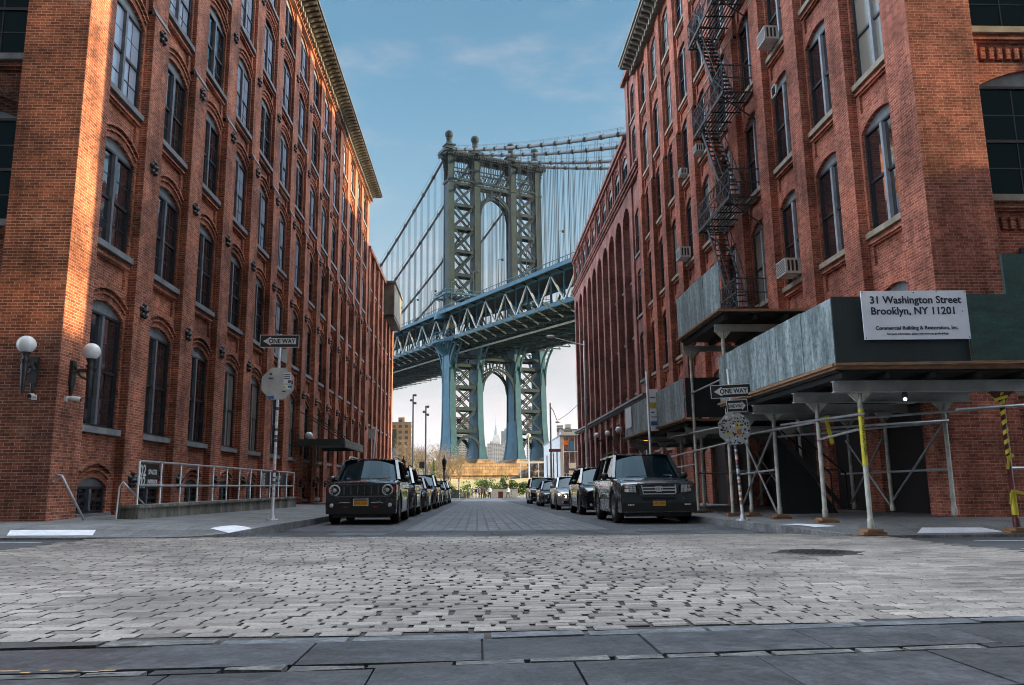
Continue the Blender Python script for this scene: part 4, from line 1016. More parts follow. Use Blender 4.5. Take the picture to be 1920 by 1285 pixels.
    # horizontal rails and crossed braces between posts, as they stand in the picture
    rail((6.5, 13.2, 1.13), (6.5, 16.9, 1.22)); rail((6.5, 13.45, .88), (6.5, 15.1, .8)); rail((6.5, 15.2, 1.14), (6.5, 19.6, 1.16))
    rail((6.5, 16.3, 1.2), (9.1, 13.5, 1.25)); rail((6.55, 15.15, 1.02), (9.1, 15.1, 1.15)); rail((8.2, 13.35, 1.2), (9.9, 13.35, 1.3)); rail((6.6, 17.4, 1.0), (9.0, 15.2, 1.12))
    rail((6.5, 17.45, 1.1), (6.5, 19.8, -.55)); rail((6.5, 19.3, 1.0), (6.5, 17.5, -.62)); rail((6.5, 17.45, .28), (6.5, 19.9, .22))
    rail((9.05, 15.15, .22), (9.05, 19.8, .2)); rail((9.0, 17.45, 1.0), (9.0, 19.3, -.5)); rail((9.0, 19.3, 1.0), (9.0, 17.45, -.5)); rail((9.05, 13.4, .2), (12, 13.5, .22)); rail((9.05, 15.2, 1.1), (9.05, 17.4, -.4))
    rail((6.2, 18.6, 2.62), (6.2, 26.0, 2.55)); rail((6.2, 18.9, 1.4), (6.2, 26, 1.5)); rail((6.3, 19.75, .3), (9.0, 19.75, .3)); rail((6.25, 22.8, .3), (9, 22.8, .25))
    rail((6.2, 19.3, 1.0), (6.2, 33, .72)); rail((6.2, 22.9, .55), (6.2, 25.6, .5)); rail((8.9, 22.9, 1.0), (8.9, 25.5, -.5)); rail((8.9, 25.5, 1.0), (8.9, 22.9, -.5))
    # work lamps under the beams
    def bulb(x, y, z):
        o = MB().mt('plastic_black').lathe((x, y, z), [(.03, .12), (.05, .05), (.055, 0)], 8).build('work_lamp', root); m = MB().mt('lamp_white_on').ball((x, y, z-.03), .032, 10, 6); m.build('bulb', o)
    bulb(7.35, 13.4, 1.42)
    # timber and sheet closing off the corner site behind the posts
    b = MB().mt('black'); b.face([(7.1, 18.9, -.72), (8.5, 18.9, -.72), (7.5, 19.1, .9), (7.1, 19.1, 1.2)]); b.bar((7.1, 18.8, 1.2), (8.5, 18.6, -.6), .05, .1)
    for s_ in (0, .35): b.tube([(7.1+s_, 18.5, 1.2), (8.2+s_, 18.5, .2), (8.2+s_, 18.5, -.6)], .02, 6)
    b.build('stair_hoarding', root)
    return root
mat('lamp_white_on', (.9, .95, .9), (.9, .95, .9), 2, .3, emit=(.85, 1, .8), es=1.1)
shed()
# address board
SB = tag(empty('address_board', (7.42, 12.94, 2.78)), 'white address board reading 31 Washington Street on the dark hoarding', 'sign')
b = MB().mt('sign_panel'); 
def panelmat():
    m, N, L, P = nodes('sign_panel'); g = coords(N, L); L.new(ramp(N, L, noise(N, L, g, 2, 6, .7), (.3, (.66, .69, .76)), (.7, (.84, .86, .92))), P.inputs['Base Color']); P.inputs['Roughness'].default_value = .4
panelmat()
b.box(-.915, .915, -.01, .012, -.43, .41); b.mt('sign_black')
for x, z in ((-.89, -.4), (.89, -.4), (-.89, .38), (.89, .38), (0, .38), (.4, .39), (-.35, .12), (.1, .1), (.82, .05)): b.lathe((x, -.012, z), [(.012, 0), (.001, -.004)], 6, 'y')
b.build('panel', SB)
for txt, sz, x, z, mt_ in (('31 Washington Street', .178, .02, .245, 'sign_ink'), ('Brooklyn, NY 11201', .178, -.03, .055, 'sign_ink'), ('Commercial Building & Restoration, Inc.', .088, 0, -.235, 'sign_ink'), ('For more information, please visit www.nyc.gov/buildings', .046, 0, -.335, 'sign_ink')):
    if 'sign_ink' not in M: mat('sign_ink', (.012, .016, .04), (.012, .016, .04), 4, .5)
    lettering(txt, sz, mt_, SB, facing(x, -.013, z), depth=.0015, bold=.022, squash=1.0)
SB.rotation_euler = (0, R(-.3), 0)
b = MB().mt('plywood_green').box(9.3, 12.5, 13.3, 13.36, 2.95, 3.95); b.mt('wood').box(9.25, 12.5, 13.22, 13.42, 2.86, 2.93)
b.mt('pipe_paint').tube([(11.9, 13.36, pz(11.9, 13.36)), (11.9, 13.36, 2.86)], .045, 8).tube([(9.5, 13.8, 3.13), (9.5, 13.8, 2.0)], .03, 6); tag(b.build('raised_hoarding'), 'dark green hoarding standing higher at the right edge above the street lamps of the shed', 'hoarding')

# ------------------------------------------------------------------ fire escape
def fire_escape():
    root = tag(empty('fire_escape', (9.8, 25.9, 5.85)), 'black iron fire escape zigzagging up the right warehouse wall', 'fire escape')
    X0, X1, Y0, Y1 = -1.05, .1, 0.0, 3.95
    lv = [0, 3.92, 7.82, 11.75, 15.75, 19.2]
    for i, z in enumerate(lv[:5]):
        b = MB().mt('iron'); n = 26
        for k in range(10): x = X0+.115*k; b.box(x, x+.045, Y0, Y1, z-.03, z)
        for k in range(6): y = Y0+k*(Y1-Y0)/5; b.box(X0, X1, y-.02, y+.02, z-.075, z-.031)
        b.box(X0-.03, X0, Y0, Y1, z-.09, z+.04)
        for y in (Y0+.3, Y1-.3): b.bar((X0, y, z-.06), (.15, y, z-.95), .04)
        p = b.build('platform', root)
        q = MB().mt('iron_rail')
        for zz in (.5, .98):
            q.bar((X0, Y0, z+zz), (X0, Y1, z+zz), .035); q.bar((X0, Y0, z+zz), (X1, Y0, z+zz), .035); q.bar((X0, Y1, z+zz), (X1, Y1, z+zz), .035)
        k = 0
        for j in range(27): y = Y0+(Y1-Y0)*j/26; q.bar((X0, y, z), (X0, y, z+.98), .03 if j % 6 == 0 else .016)
        for j in range(7): x = X0+(X1-X0)*j/6; q.bar((x, Y0, z), (x, Y0, z+.98), .018); q.bar((x, Y1, z), (x, Y1, z+.98), .018)
        for j in range(4):
            y0 = Y0+(Y1-Y0)*j/4; y1 = y0+(Y1-Y0)/4; q.bar((X0-.01, y0, z+.05), (X0-.01, y1, z+.95), .018); q.bar((X0-.01, y1, z+.05), (X0-.01, y0, z+.95), .018)
        q.build('guard_rail', p)
    for i in range(5):
        z0, z1 = lv[i], lv[i+1]; ya, yb = .75, 3.2; b = MB().mt('iron_rail')
        for x in (-.95, -.35): b.bar((x, ya, z0), (x, yb, z1), .035, .14)
        for x in (-.95, -.35):
            b.bar((x, ya-.05, z0+.75), (x, yb-.1, z1+.75), .028)
            for f in (.1, .37, .64, .9): y = ya+(yb-ya)*f; z = z0+(z1-z0)*f; b.bar((x, y, z), (x, y-.12, z+.8), .022)
        for k in range(15): f = (k+.6)/15.5; b.box(-.95, -.35, ya+(yb-ya)*f-.07, ya+(yb-ya)*f+.07, z0+(z1-z0)*f, z0+(z1-z0)*f+.02)
        b.build('stair', root)
    return root
fire_escape()
# room air conditioners in the right warehouse windows
def aircon(x, y, z, label, s=1., m='ac_white'):
    o = tag(empty('air_conditioner', (x, y, z)), label, 'air conditioner', 'air conditioners in the right warehouse windows')
    b = MB().mt(m); b.box(-.42*s, 0, -.33*s, .33*s, 0, .42*s); b.build('casing', o)
    g = MB().mt('plastic_black')
    for k in range(9): g.box(-.425*s, -.42*s, -.3*s, .3*s, .045*s+.04*s*k, .06*s+.04*s*k)
    for y0 in (-.333*s,):
        for k in range(3): g.box(-.36*s+.11*s*k, -.3*s+.11*s*k, y0, y0+.003, .06*s, .36*s)
    g.build('grille', o); return o
for x, y, z, l, s in ((9.98, 24.1, 14.4, 'white air conditioner in a high window right of the fire escape', 1.1), (9.98, 35.9, 10.4, 'white air conditioner directly above the upper grey hoarding, left of the fire escape', 1.2), (9.98, 23.8, 6.35, 'white air conditioner low on the wall right of the fire escape foot', 1.15),
                      (9.98, 32.9, 14.38, 'small grey air conditioner beside the fire escape, two storeys above the hoarding', .8), (9.98, 30.1, 10.36, 'tan air conditioner half hidden behind the fire escape rail', 1.0), (9.98, 35.6, 14.4, 'small white air conditioner deep in the window left of the fire escape', .75)):
    aircon(x, y, z, l, s)
b = MB().mt('camera_white'); 
for a in ((-.2, .2, -.2, -.16), (-.2, .2, .16, .2), (-.2, -.16, -.2, .2), (.16, .2, -.2, .2)): b.box(-.09, -.02, a[0], a[1], a[2], a[3])
b.mt('plastic_black').box(-.05, -.03, -.16, .16, -.16, .16)
for k in range(5): b.box(-.08, -.05, -.15, .15, -.13+.06*k, -.11+.06*k)
o = b.build('window_vent'); o.location = (10.0, 24.35, 12.85); tag(o, 'square white louvred vent at the head of a right warehouse window', 'vent')
# ------------------------------------------------------------------ globe lamps, cameras, railing, canopy on the left
def globe_lamp(x, y, z, rz, label, r=.19, group=None):
    o = tag(empty('globe_lamp', (x, y, z), rz), label, 'wall lamp', group)     # local +x points out of the wall
    b = MB().mt('iron'); b.box(0, .07, -.09, .09, -.75, -.2); b.lathe((.035, 0, -.95), [(.001, -.06), (.03, 0), (.05, .12), (.05, .2)], 8)
    b.tube([(.06, 0, -.45), (.2, 0, -.4), (.38, 0, -.42)], [.05, .04, .05], 8); b.lathe((.4, 0, -.98), [(.02, -.03), (.045, .05), (.055, .3), (.075, .55), (.06, .62), (.1, .66), (.05, .72), (.09, .8), (.1, .83)], 12)
    b.tube([(.06, 0, -.3), (.22, 0, -.55), (.38, 0, -.62)], .025, 6); b.build('bracket', o)
    MB().mt('globe').ball((.4, 0, 0.01), r, 24, 14).build('globe', o); return o
globe_lamp(-9.3, 17.1, 3.0, -math.pi/2, 'white globe lamp on the dark cross street face of the left corner', .185)
globe_lamp(-8.8, 17.6, 3.0, 0, 'white globe lamp on the sunlit corner strip beside the first tall window', .185)
globe_lamp(-8.8, 40.6, 2.6, 0, 'white globe lamp above the near end of the entrance canopy', .2)
def sec_cam(x, y, z, rz, label):
    o = tag(empty('security_camera', (x, y, z), rz), label, 'camera'); b = MB().mt('camera_white'); b.box(0, .04, -.05, .05, -.05, .06); b.tube([(.03, 0, .03), (.12, .02, .03), (.3, .05, .0)], [.03, .05, .055], 8); b.build('housing', o)
    MB().mt('plastic_black').tube([(.3, .05, 0), (.32, .053, -.003)], .045, 8).build('lens', o)
sec_cam(-9.25, 17.1, 1.95, -math.pi/2, 'white security camera under the globe lamp on the cross street face'); sec_cam(-8.8, 17.45, 1.95, 0, 'white security camera under the globe lamp on the sunlit corner strip')
# ramp with its pipe railing
RX = -7.35
b = MB().mt('concrete').box(-7.8, RX, 18.05, 33.4, -1.4, -.37); b.box(-7.83, RX+.05, 18.0, 33.45, -.368, -.30)
tag(b.build('access_ramp'), 'stained concrete access ramp along the foot of the left warehouse', 'ramp')
rr = tag(empty('ramp_railing', (RX-.06, 18.1, -.3)), 'galvanised pipe railing on the concrete ramp', 'railing')
for k in range(13):
    y = 1.255*k; MB().mt('galvanised').tube([(0, y, 0), (0, y, .95)], .024, 8).build('post', rr)
for z in (.42, .95): MB().mt('galvanised').tube([(0, 0, z), (0, 15.06, z)], .026, 8).build('rail', rr)
def art(parent, x, y, z, w_, h, lines, bgm='sign_black', fgm='sign_white'):
    b = MB().mt(bgm).box(x-.02, x, y-w_/2, y+w_/2, z-h/2, z+h/2); b.build('banner', parent)
    for t, s_, dz, dy in lines: lettering(t, s_, fgm, parent, Matrix.Translation((x+.004, y+dy, z+dz)) @ Matrix.Rotation(math.pi/2, 4, 'Z') @ Matrix.Rotation(math.pi/2, 4, 'X'), 'banner_lettering', .001, bold=.03)
bn = tag(empty('wall_banner', (0, 0, 0)), 'black banner with big white digits behind the near end of the ramp railing', 'banner')
art(bn, RX-.1, 18.75, .32, 1.1, .56, (('02', .34, .12, -.35), ('02', .34, -.14, -.35), ('SPACES', .15, .1, .2), ('INTERIOR', .13, -.12, .22)))
bn = tag(empty('wall_banner', (0, 0, 0)), 'black banner with white lettering towards the far end of the ramp railing', 'banner')
art(bn, RX-.1, 30.2, .32, 4.0, .56, (('RE', .36, .1, -1.55), ('NS', .36, -.14, -1.55), ('SPACE LOFT', .17, .1, .5), ('LEASING', .17, -.12, .5)))
hr = MB().mt('galvanised').tube([(-8.8, 17.25, .22), (-8.72, 17.2, .36), (-8.62, 17.22, .34), (-8.2, 17.45, -.58)], .024, 8); tag(hr.build('handrail'), 'short sloping grey handrail by the basement window at the corner', 'handrail')
hr = MB().mt('galvanised').tube([(-7.75, 17.9, -.62), (-7.72, 17.9, .1), (-7.7, 18.0, .2), (-7.45, 18.6, -.3)], .022, 8); tag(hr.build('handrail'), 'bent grey handrail post at the near end of the concrete ramp', 'handrail')
# standpipe on the third pier beside the ramp
b = MB().mt('iron'); b.tube([(-8.8, 21.0, .25), (-8.55, 21.0, .25)], .05, 8); b.ball((-8.5, 20.92, .25), .09, 8, 6); b.ball((-8.5, 21.1, .25), .09, 8, 6); tag(b.build('standpipe'), 'black fire department standpipe on the second pier beside the ramp', 'standpipe')
# entrance canopy
cn = tag(empty('entrance_canopy', (-8.8, 39.8, 2.3)), 'dark green metal canopy over an entrance of the left warehouse', 'canopy')
b = MB().mt('canopy_green') if 0 else None
mat('canopy_green', (.035, .065, .055), (.02, .035, .03), 2, .5)
b = MB().mt('canopy_green'); b.box(0, 2.3, 0, 6.4, -.02, .06); b.box(2.2, 2.32, -.03, 6.43, -.3, .1); b.box(0, 2.2, -.03, .05, -.22, .1); b.box(0, 2.2, 6.35, 6.43, -.22, .1); b.mt('cornice_paint')
for k in range(2): b.box(2.321, 2.335, .1+3.2*k, 3.1+3.2*k, -.26, -.06)
b.build('roof', cn)
for y in (.6, 3.2, 5.8): MB().mt('iron').tube([(2.1, y, .08), (0, y, 1.5)], .025, 6).build('tie_rod', cn)
# ------------------------------------------------------------------ street signs
def octagon(r): return [(r*math.cos(math.pi/8+math.pi/4*k)/math.cos(math.pi/8), r*math.sin(math.pi/8+math.pi/4*k)/math.cos(math.pi/8)) for k in range(8)]
def oneway(parent, z, w_, h, rz, flip=False, y=-.05, x=0, dirt=False):
    P = lambda u, v, d: (x+u*math.cos(rz)+0, y-d+u*math.sin(rz), z+v)
    s = MB().mt('sign_white').box(-w_/2, w_/2, -h/2, h/2, 0, .006, P); s.mt('sign_black').box(-w_/2+.015, w_/2-.015, -h/2+.015, h/2-.015, .0061, .009, P)
    k = -1 if flip else 1; f = lambda u: k*u; a = h*.36
    s.mt('sign_white'); s.prism([(f(-w_*.42), 0), (f(-w_*.22), a), (f(-w_*.22), h*.24), (f(w_*.42), h*.24), (f(w_*.42), -h*.24), (f(-w_*.22), -h*.24), (f(-w_*.22), -a)], P, .0091, .0105)
    o = s.build('one_way_sign', parent); return o
def sign_pole(x, y, zb, zt, label, lean=0):
    o = tag(empty('sign_pole', (x, y, zb)), label, 'street sign'); H = zt-zb; o.rotation_euler = (0, R(lean), 0)
    b = MB().mt('galvanised').tube([(0, 0, 0), (0, 0, H)], .034, 10); b.lathe((0, 0, 0), [(.16, .0), (.16, .02), (.06, .03), (.055, .12), (.036, .13)], 10)
    for k in range(6): a = k*math.pi/3; b.lathe((.12*math.cos(a), .12*math.sin(a), .02), [(.02, 0), (.02, .02), (.001, .025)], 6)
    b.build('pole', o); return o, H
random.seed(31)
o, H = sign_pole(-4.68, 18.9, pz(-4.68, 18.9), 3.62, 'left corner sign pole with a one way sign and a pale stop sign back', .3)
s = oneway(o, H-.17, .92, .305, 0); lettering('ONE WAY', .145, 'sign_black', s, facing(.055, -.062, H-.175), squash=.9, depth=.0008, bold=.03)
b = MB().mt('sign_back'); Tt = lambda u, w_, d: (u, -.045-d, H-1.18+w_); b.prism(octagon(.375), Tt, 0, .005); b.box(-.32, .3, -.02, .02, -.006, -.001, Tt)
st = b.build('stop_sign', o)
k = MB(); Q = lambda u, w_, d: (u, -.0505-d, H-1.18+w_)
k.mt('paint_white').box(.13, .31, .0, .26, 0, .0012, Q); k.mt('sticker_dark').box(-.2, -.14, .2, .25, 0, .001, Q).box(-.22, -.11, .1, .14, 0, .001, Q).box(.24, .3, .01, .08, .0013, .002, Q).box(.14, .28, .16, .18, .0013, .002, Q).box(.14, .29, .2, .22, .0013, .002, Q).box(.14, .28, .11, .13, .0013, .002, Q)
k.mt('sign_back').prism([(-.25, -.25), (-.22, -.08), (-.12, .02), (-.06, -.1), (-.05, -.25)], Q, .0, .0015); k.mt('sticker_blue').prism([(-.25, -.3), (-.08, -.28), (-.07, -.36), (-.17, -.37)], Q, .0, .0012); k.box(.24, .33, -.1, -.05, 0, .001, Q); k.mt('paint_white').box(.12, .3, -.14, -.03, 0, .0005, Q); k.mt('tape_yellow').box(.13, .18, -.12, -.06, .001, .002, Q); k.mt('sticker_red').box(.31, .35, -.02, .07, 0, .001, Q); k.mt('sticker_dark').box(.1, .19, -.2, -.17, 0, .001, Q)
k.build('stickers', st)
b = MB().mt('sign_back').prism([(-.02, .16), (.17, .16), (.17, -.2), (-.02, -.1)], lambda u, w_, d: (u, .05-d, H-.5+w_), 0, .005); b.build('small_sign', o)
k = MB()
for i in range(16):
    zz = .55+i*.13+random.uniform(0, .06); k.mt(random.choice(['paint_white', 'sticker_dark', 'sticker_blue', 'sign_white', 'sticker_red', 'sticker_dark'])); k.lathe((0, 0, zz), [(.0355, 0), (.0355, random.uniform(.03, .09))], 10)
k.build('pole_stickers', o)
o, H = sign_pole(5.68, 17.3, pz(5.68, 17.3), 2.5, 'right corner sign pole with two one way signs and a sticker covered stop sign', -2.4)
s = oneway(o, H-.5, .88, .295, R(-4)); lettering('ONE WAY', .14, 'sign_black', s, facing(.055, -.066, H-.505, R(-4)), squash=.9, depth=.0008, bold=.03)
s2 = oneway(o, H-.83, .46, .27, R(-2), True, x=.11); lettering('ONE WAY', .095, 'sign_black', s2, facing(.07, -.064, H-.835, R(-2)), depth=.0008, squash=.72, bold=.03)
b = MB().mt('sign_back'); Tt = lambda u, w_, d: (u, -.045-d, H-1.32+w_); b.prism(octagon(.345), Tt, 0, .005); st = b.build('stop_sign', o)
k = MB(); Q = lambda u, w_, d: (u, -.0505-d, H-1.32+w_)
for i in range(95):
    a, rr_ = random.uniform(0, 6.28), .34*math.sqrt(random.random()); u, v_ = rr_*math.cos(a), rr_*math.sin(a)*.98; ww, hh = random.uniform(.02, .06), random.uniform(.015, .045)
    k.mt(random.choice(['paint_white', 'paint_white', 'sticker_dark', 'sticker_dark', 'sticker_dark', 'sign_back', 'sticker_blue', 'sign_black', 'sign_black'])); k.box(u-ww/2, u+ww/2, v_-hh/2, v_+hh/2, 0, .0006+.00003*i, Q)
k.mt('tape_yellow'); k.prism([(.07+.05*math.cos(t), .07+.05*math.sin(t)) for t in [j*.628 for j in range(10)]], Q, 0, .005); k.mt('sticker_orange').box(.05, .15, -.13, -.03, 0, .005, Q); k.mt('sign_black').prism([(.07+.02*math.cos(t), .07+.02*math.sin(t)) for t in [j*.628 for j in range(10)]], Q, .005, .006); k.mt('tape_yellow').prism([(-.17, -.1), (-.11, -.04), (-.06, -.1)], Q, 0, .005)
k.build('stickers', st); k = MB()
for i in range(26):
    zz = .3+i*.07+random.uniform(0, .04); k.mt(random.choice(['paint_white', 'sticker_dark', 'sticker_blue', 'sign_white', 'sticker_orange', 'sticker_dark', 'sticker_red'])); k.lathe((0, 0, zz), [(.0355, 0), (.0355, random.uniform(.03, .07))], 10)
k.build('pole_stickers', o)
# leaning parking sign pole further up the left kerb
o = tag(empty('sign_pole', (-4.85, 37.0, pz(-4.85, 37)), 0), 'far parking sign pole leaning by the left kerb beyond the canopy', 'street sign'); o.rotation_euler = (0, R(3.5), 0)
MB().mt('galvanised').tube([(0, 0, 0), (0, 0, 3.6)], .035, 8).build('pole', o); MB().mt('sign_white').box(-.34, -.04, -.05, -.045, 3.05, 3.5).build('parking_sign', o)
# bus stop style sign pole in front of the far hoarding
o = tag(empty('sign_pole', (5.75, 26.5, pz(5.75, 26.5)), 0), 'tall grey pole carrying a narrow blue and yellow notice before the far hoarding', 'street sign'); o.rotation_euler = (0, R(-.5), 0)
MB().mt('galvanised').tube([(0, 0, 0), (0, 0, 4.6)], .04, 8).build('pole', o)
b = MB().mt('sign_panel').box(.06, .36, -.02, .0, 2.6, 4.0); b.mt('tape_yellow').box(.06, .36, -.024, -.021, 3.35, 3.55); b.mt('sticker_blue').box(.06, .36, -.024, -.021, 2.78, 2.92).box(.08, .2, -.023, -.021, 3.2, 3.24).box(.08, .28, -.023, -.021, 3.05, 3.08).box(.08, .25, -.023, -.021, 3.7, 3.74); b.build('notice', o)
# ------------------------------------------------------------------ cars
def lerp(a, b, t): return a+(b-a)*t
def prof(pts, y):
    for (y0, v0), (y1, v1) in zip(pts, pts[1:]):
        if y <= y1: t = max(0, (y-y0)/(y1-y0)); return lerp(v0, v1, t)
    return pts[-1][1]
def make_car(kind, paint, label, x, y, name='parked_car', rz=0., plate=True, lights=('lamp_glass',)):
    K = {'boxy': dict(L=4.25, W=1.80, H=1.70, belt=1.06, hood=[(0, 1.00), (.12, 1.045), (.9, 1.09), (1.15, 1.10)], cowl=1.12, roof0=1.72, roof1=3.75, tail=4.12, gw=(.80, .66), wr=.36, ax=(.82, 3.4), zb=.26, nose=.02),
         'suv': dict(L=4.78, W=1.96, H=1.79, belt=1.10, hood=[(0, .92), (.12, 1.0), (.5, 1.075), (1.2, 1.12)], cowl=1.18, roof0=1.85, roof1=4.3, tail=4.68, gw=(.86, .70), wr=.38, ax=(.92, 3.62), zb=.27, nose=.05),
         'crossover': dict(L=4.6, W=1.86, H=1.68, belt=1.05, hood=[(0, .80), (.2, .93), (.7, 1.02), (1.2, 1.07)], cowl=1.12, roof0=1.95, roof1=3.9, tail=4.5, gw=(.80, .62), wr=.36, ax=(.92, 3.55), zb=.24, nose=.18),
         'sedan': dict(L=4.7, W=1.80, H=1.45, belt=.93, hood=[(0, .66), (.2, .76), (.7, .86), (1.25, .92)], cowl=1.15, roof0=2.05, roof1=3.3, tail=4.1, gw=(.76, .56), wr=.32, ax=(.92, 3.62), zb=.2, nose=.22),
         'hatch': dict(L=4.2, W=1.74, H=1.50, belt=.96, hood=[(0, .70), (.2, .8), (.6, .9), (1.0, .96)], cowl=.95, roof0=1.85, roof1=3.4, tail=4.05, gw=(.76, .58), wr=.31, ax=(.85, 3.35), zb=.2, nose=.2)}[kind]
    gnd = gz(x, y+2)+.01
    root = tag(empty(name, (x, y, gz(x, y)+.012), rz), label, 'car'); root.rotation_euler = (-.0075, 0, rz)
    L_, Wd, H, zb = K['L'], K['W']/2, K['H'], K['zb']; wr = K['wr']; ax = K['ax']; belt = K['belt']
    wprof = [(0, Wd*(1-K['nose'])), (.1, Wd*(1-K['nose']*.55)), (.35, Wd*.975), (.8, Wd), (L_-.6, Wd), (L_-.15, Wd*.96), (L_, Wd*.86)]
    top = K['hood']+[(K['cowl'], K['hood'][-1][1]), (K['cowl']+.1, belt), (L_-.5, belt+.03), (L_-.06, belt), (L_, belt-.12)]
    ys = sorted(set([0, .04, .12, .25, .4]+[.5+.1*i for i in range(int((L_-.9)/.1)+1)]+[L_-.3, L_-.15, L_-.05, L_]))
    B = MB().mt(paint); rings = []
    for yy in ys:
        w_ = prof(wprof, yy); zt = prof(top, yy); z0 = zb
        for a in ax:
            d = abs(yy-a)
            if d < wr+.07: z0 = max(z0, wr-.02+math.sqrt(max(0, (wr+.07)**2-d*d))*.98)
        z0 = min(z0, zt-.2); hb = yy < K['cowl']+.02
        sq = kind in ('boxy', 'suv'); pts = [(w_*(.975 if sq else .93), z0), (w_*.99, z0+.06), (w_, lerp(z0, zt, .45)), (w_*.99, lerp(z0, zt, .72)), (w_*(.975 if sq else .955), zt-(.05 if sq else .07)), (w_*(.94 if sq else .90 if hb else .93), zt-.012), (w_*.72, zt+(.012 if hb else .004)), (w_*.3, zt+.03 if hb else zt+.01), (0, zt+.035 if hb else zt+.012)]
        rings.append([(px, yy, pz_) for px, pz_ in pts]+[(-px, yy, pz_) for px, pz_ in reversed(pts[:-1])])
    k0 = len(B.v)
    for r in rings: B.v += r
    n = len(rings[0])
    for i in range(len(rings)-1):
        for j in range(n-1): a = k0+i*n+j; B.f.append((a, a+1, a+n+1, a+n)); B.m.append(B.cur); B.sm.append(True)
    for i in (0, len(rings)-1): B.f.append(tuple(k0+i*n+j for j in range(n))); B.m.append(B.cur); B.sm.append(False)
    B.mt('plastic_black').box(-Wd*.8, Wd*.8, .1, L_-.1, .17, zb+.12)
    # roof and pillars
    B.mt(paint); gb, gt = K['gw']; c0, r0, r1, t1 = K['cowl'], K['roof0'], K['roof1'], K['tail']
    def gring(y_, zlow, wl, zh, wh): return y_, zlow, wl, zh, wh
    secs = [(r0-.04, H-.035, gt), (r0+.25, H-.005, gt+.01), ((r0+r1)/2, H, gt+.015), (r1-.3, H-.015, gt), (r1, H-.06, gt-.03)]
    rr = []
    for yy, zt, w_ in secs: rr.append([(w_+.035, yy, zt-.07), (w_+.015, yy, zt-.02), (w_*.8, yy, zt), (0, yy, zt+.012), (-w_*.8, yy, zt), (-w_-.015, yy, zt-.02), (-w_-.035, yy, zt-.07)])
    for a, c in zip(rr, rr[1:]):
        for j in range(6): B.face([a[j], a[j+1], c[j+1], c[j]], True)
    zb2 = belt-.01
    A0 = lambda s: (s*gb*1.03, c0+.03, K['hood'][-1][1]-.0); A1 = lambda s: (s*(gt+.03), r0-.02, H-.07)
    for s in (-1, 1):
        B.bar(A0(s), A1(s), .075, .07); B.bar((s*(gb+.0), t1, belt), (s*(gt+.0), r1, H-.08), .12, .1)
        B.bar((s*(gb+.01), lerp(c0, t1, .5)+.1, belt-.02), (s*(gt+.035), lerp(r0, r1, .42), H-.08), .07, .05); B.bar((s*(gb+.01), t1-.75, belt-.02), (s*(gt+.03), r1-.45, H-.08), .08, .05)
        B.bar((s*(gt+.03), r0-.04, H-.06), (s*(gt+.01), r1, H-.08), .05, .05)
    body = B.build('body', root)
    # glass
    G = MB().mt('glass_car'); n_ = 8; wz = []
    for f in (0, .5, 1):
        row = []
        for j in range(n_+1):
            s = -1+2*j/n_; w_ = lerp(gb*.99, gt, f); z = lerp(K['hood'][-1][1], H-.05, f); y_ = lerp(c0+.02, r0-.03, f); row.append((s*w_, y_+.13*s*s-.06*math.sin(math.pi*f)*0-.0, z))
        wz.append(row)
    for a, c in zip(wz, wz[1:]):
        for j in range(n_): G.face([a[j], a[j+1], c[j+1], c[j]], True)
    G.build('windshield', root)
    for s in (-1, 1):
        G = MB().mt('glass_car'); P_ = [(s*gb*1.0, c0+.25, belt), (s*gb*1.0, t1-.05, belt), (s*(gt+.01), r1-.08, H-.08), (s*(gt+.01), r0+.03, H-.08)]; G.face(P_); G.build('side_window', root)
    G = MB().mt('glass_car'); G.face([(-gb*.95, t1+.03, belt+.0), (gb*.95, t1+.03, belt+.0), (gt*.95, r1+.02, H-.08), (-gt*.95, r1+.02, H-.08)]); G.build('rear_window', root)
    # wheels
    for a in ax:
        for s in (-1, 1):
            w_ = MB().mt('tyre'); cx = s*(Wd-.125); w_.lathe((cx, a, wr), [(wr*.62, -.105), (wr*.93, -.11), (wr, -.07), (wr, .07), (wr*.93, .11), (wr*.62, .105)], 26, 'x'); w_.mt('plastic_black').lathe((cx, a, wr), [(.001, -.05), (wr*.63, -.05)], 16, 'x')
            o = w_.build('wheel', root); q = MB().mt('rim'); q.lathe((cx+s*.0, a, wr), [(wr*.64, s*.06), (wr*.66, s*.105), (wr*.60, s*.10), (wr*.58, s*.05)], 26, 'x'); q.lathe((cx, a, wr), [(.001, s*.105), (.05, s*.10), (.06, s*.06)], 10, 'x')
            for k in range(5):
                t = 2*math.pi*k/5; 
                for dt_ in (-.13, .13): q.bar((cx+s*.075, a+.045*math.cos(t), wr+.045*math.sin(t)), (cx+s*.09, a+wr*.61*math.cos(t+dt_), wr+wr*.61*math.sin(t+dt_)), .035, .03, (1, 0, 0))
            q.build('rim', o)
            # dark wheel arch lining and flare
            f = MB().mt('plastic_black'); R1 = wr+.075
            for i in range(12):
                t0, t1_ = math.pi*(i-.2)/11.6, math.pi*(i+.8)/11.6
                p = [(s*(Wd*1.0+.006), a+R1*math.cos(t), wr+R1*math.sin(t)) for t in (t0, t1_)]; q2 = [(s*(Wd*1.0+.006), a+(R1+.055)*math.cos(t), wr+(R1+.055)*math.sin(t)) for t in (t0, t1_)]
                f.face([p[0], p[1], q2[1], q2[0]]); f.face([p[0], p[1], (p[1][0]-s*.3, p[1][1], p[1][2]), (p[0][0]-s*.3, p[0][1], p[0][2])]); f.face([q2[0], q2[1], (q2[1][0]-s*.06, q2[1][1], q2[1][2]), (q2[0][0]-s*.06, q2[0][1], q2[0][2])])
            f.build('wheel_arch', root)
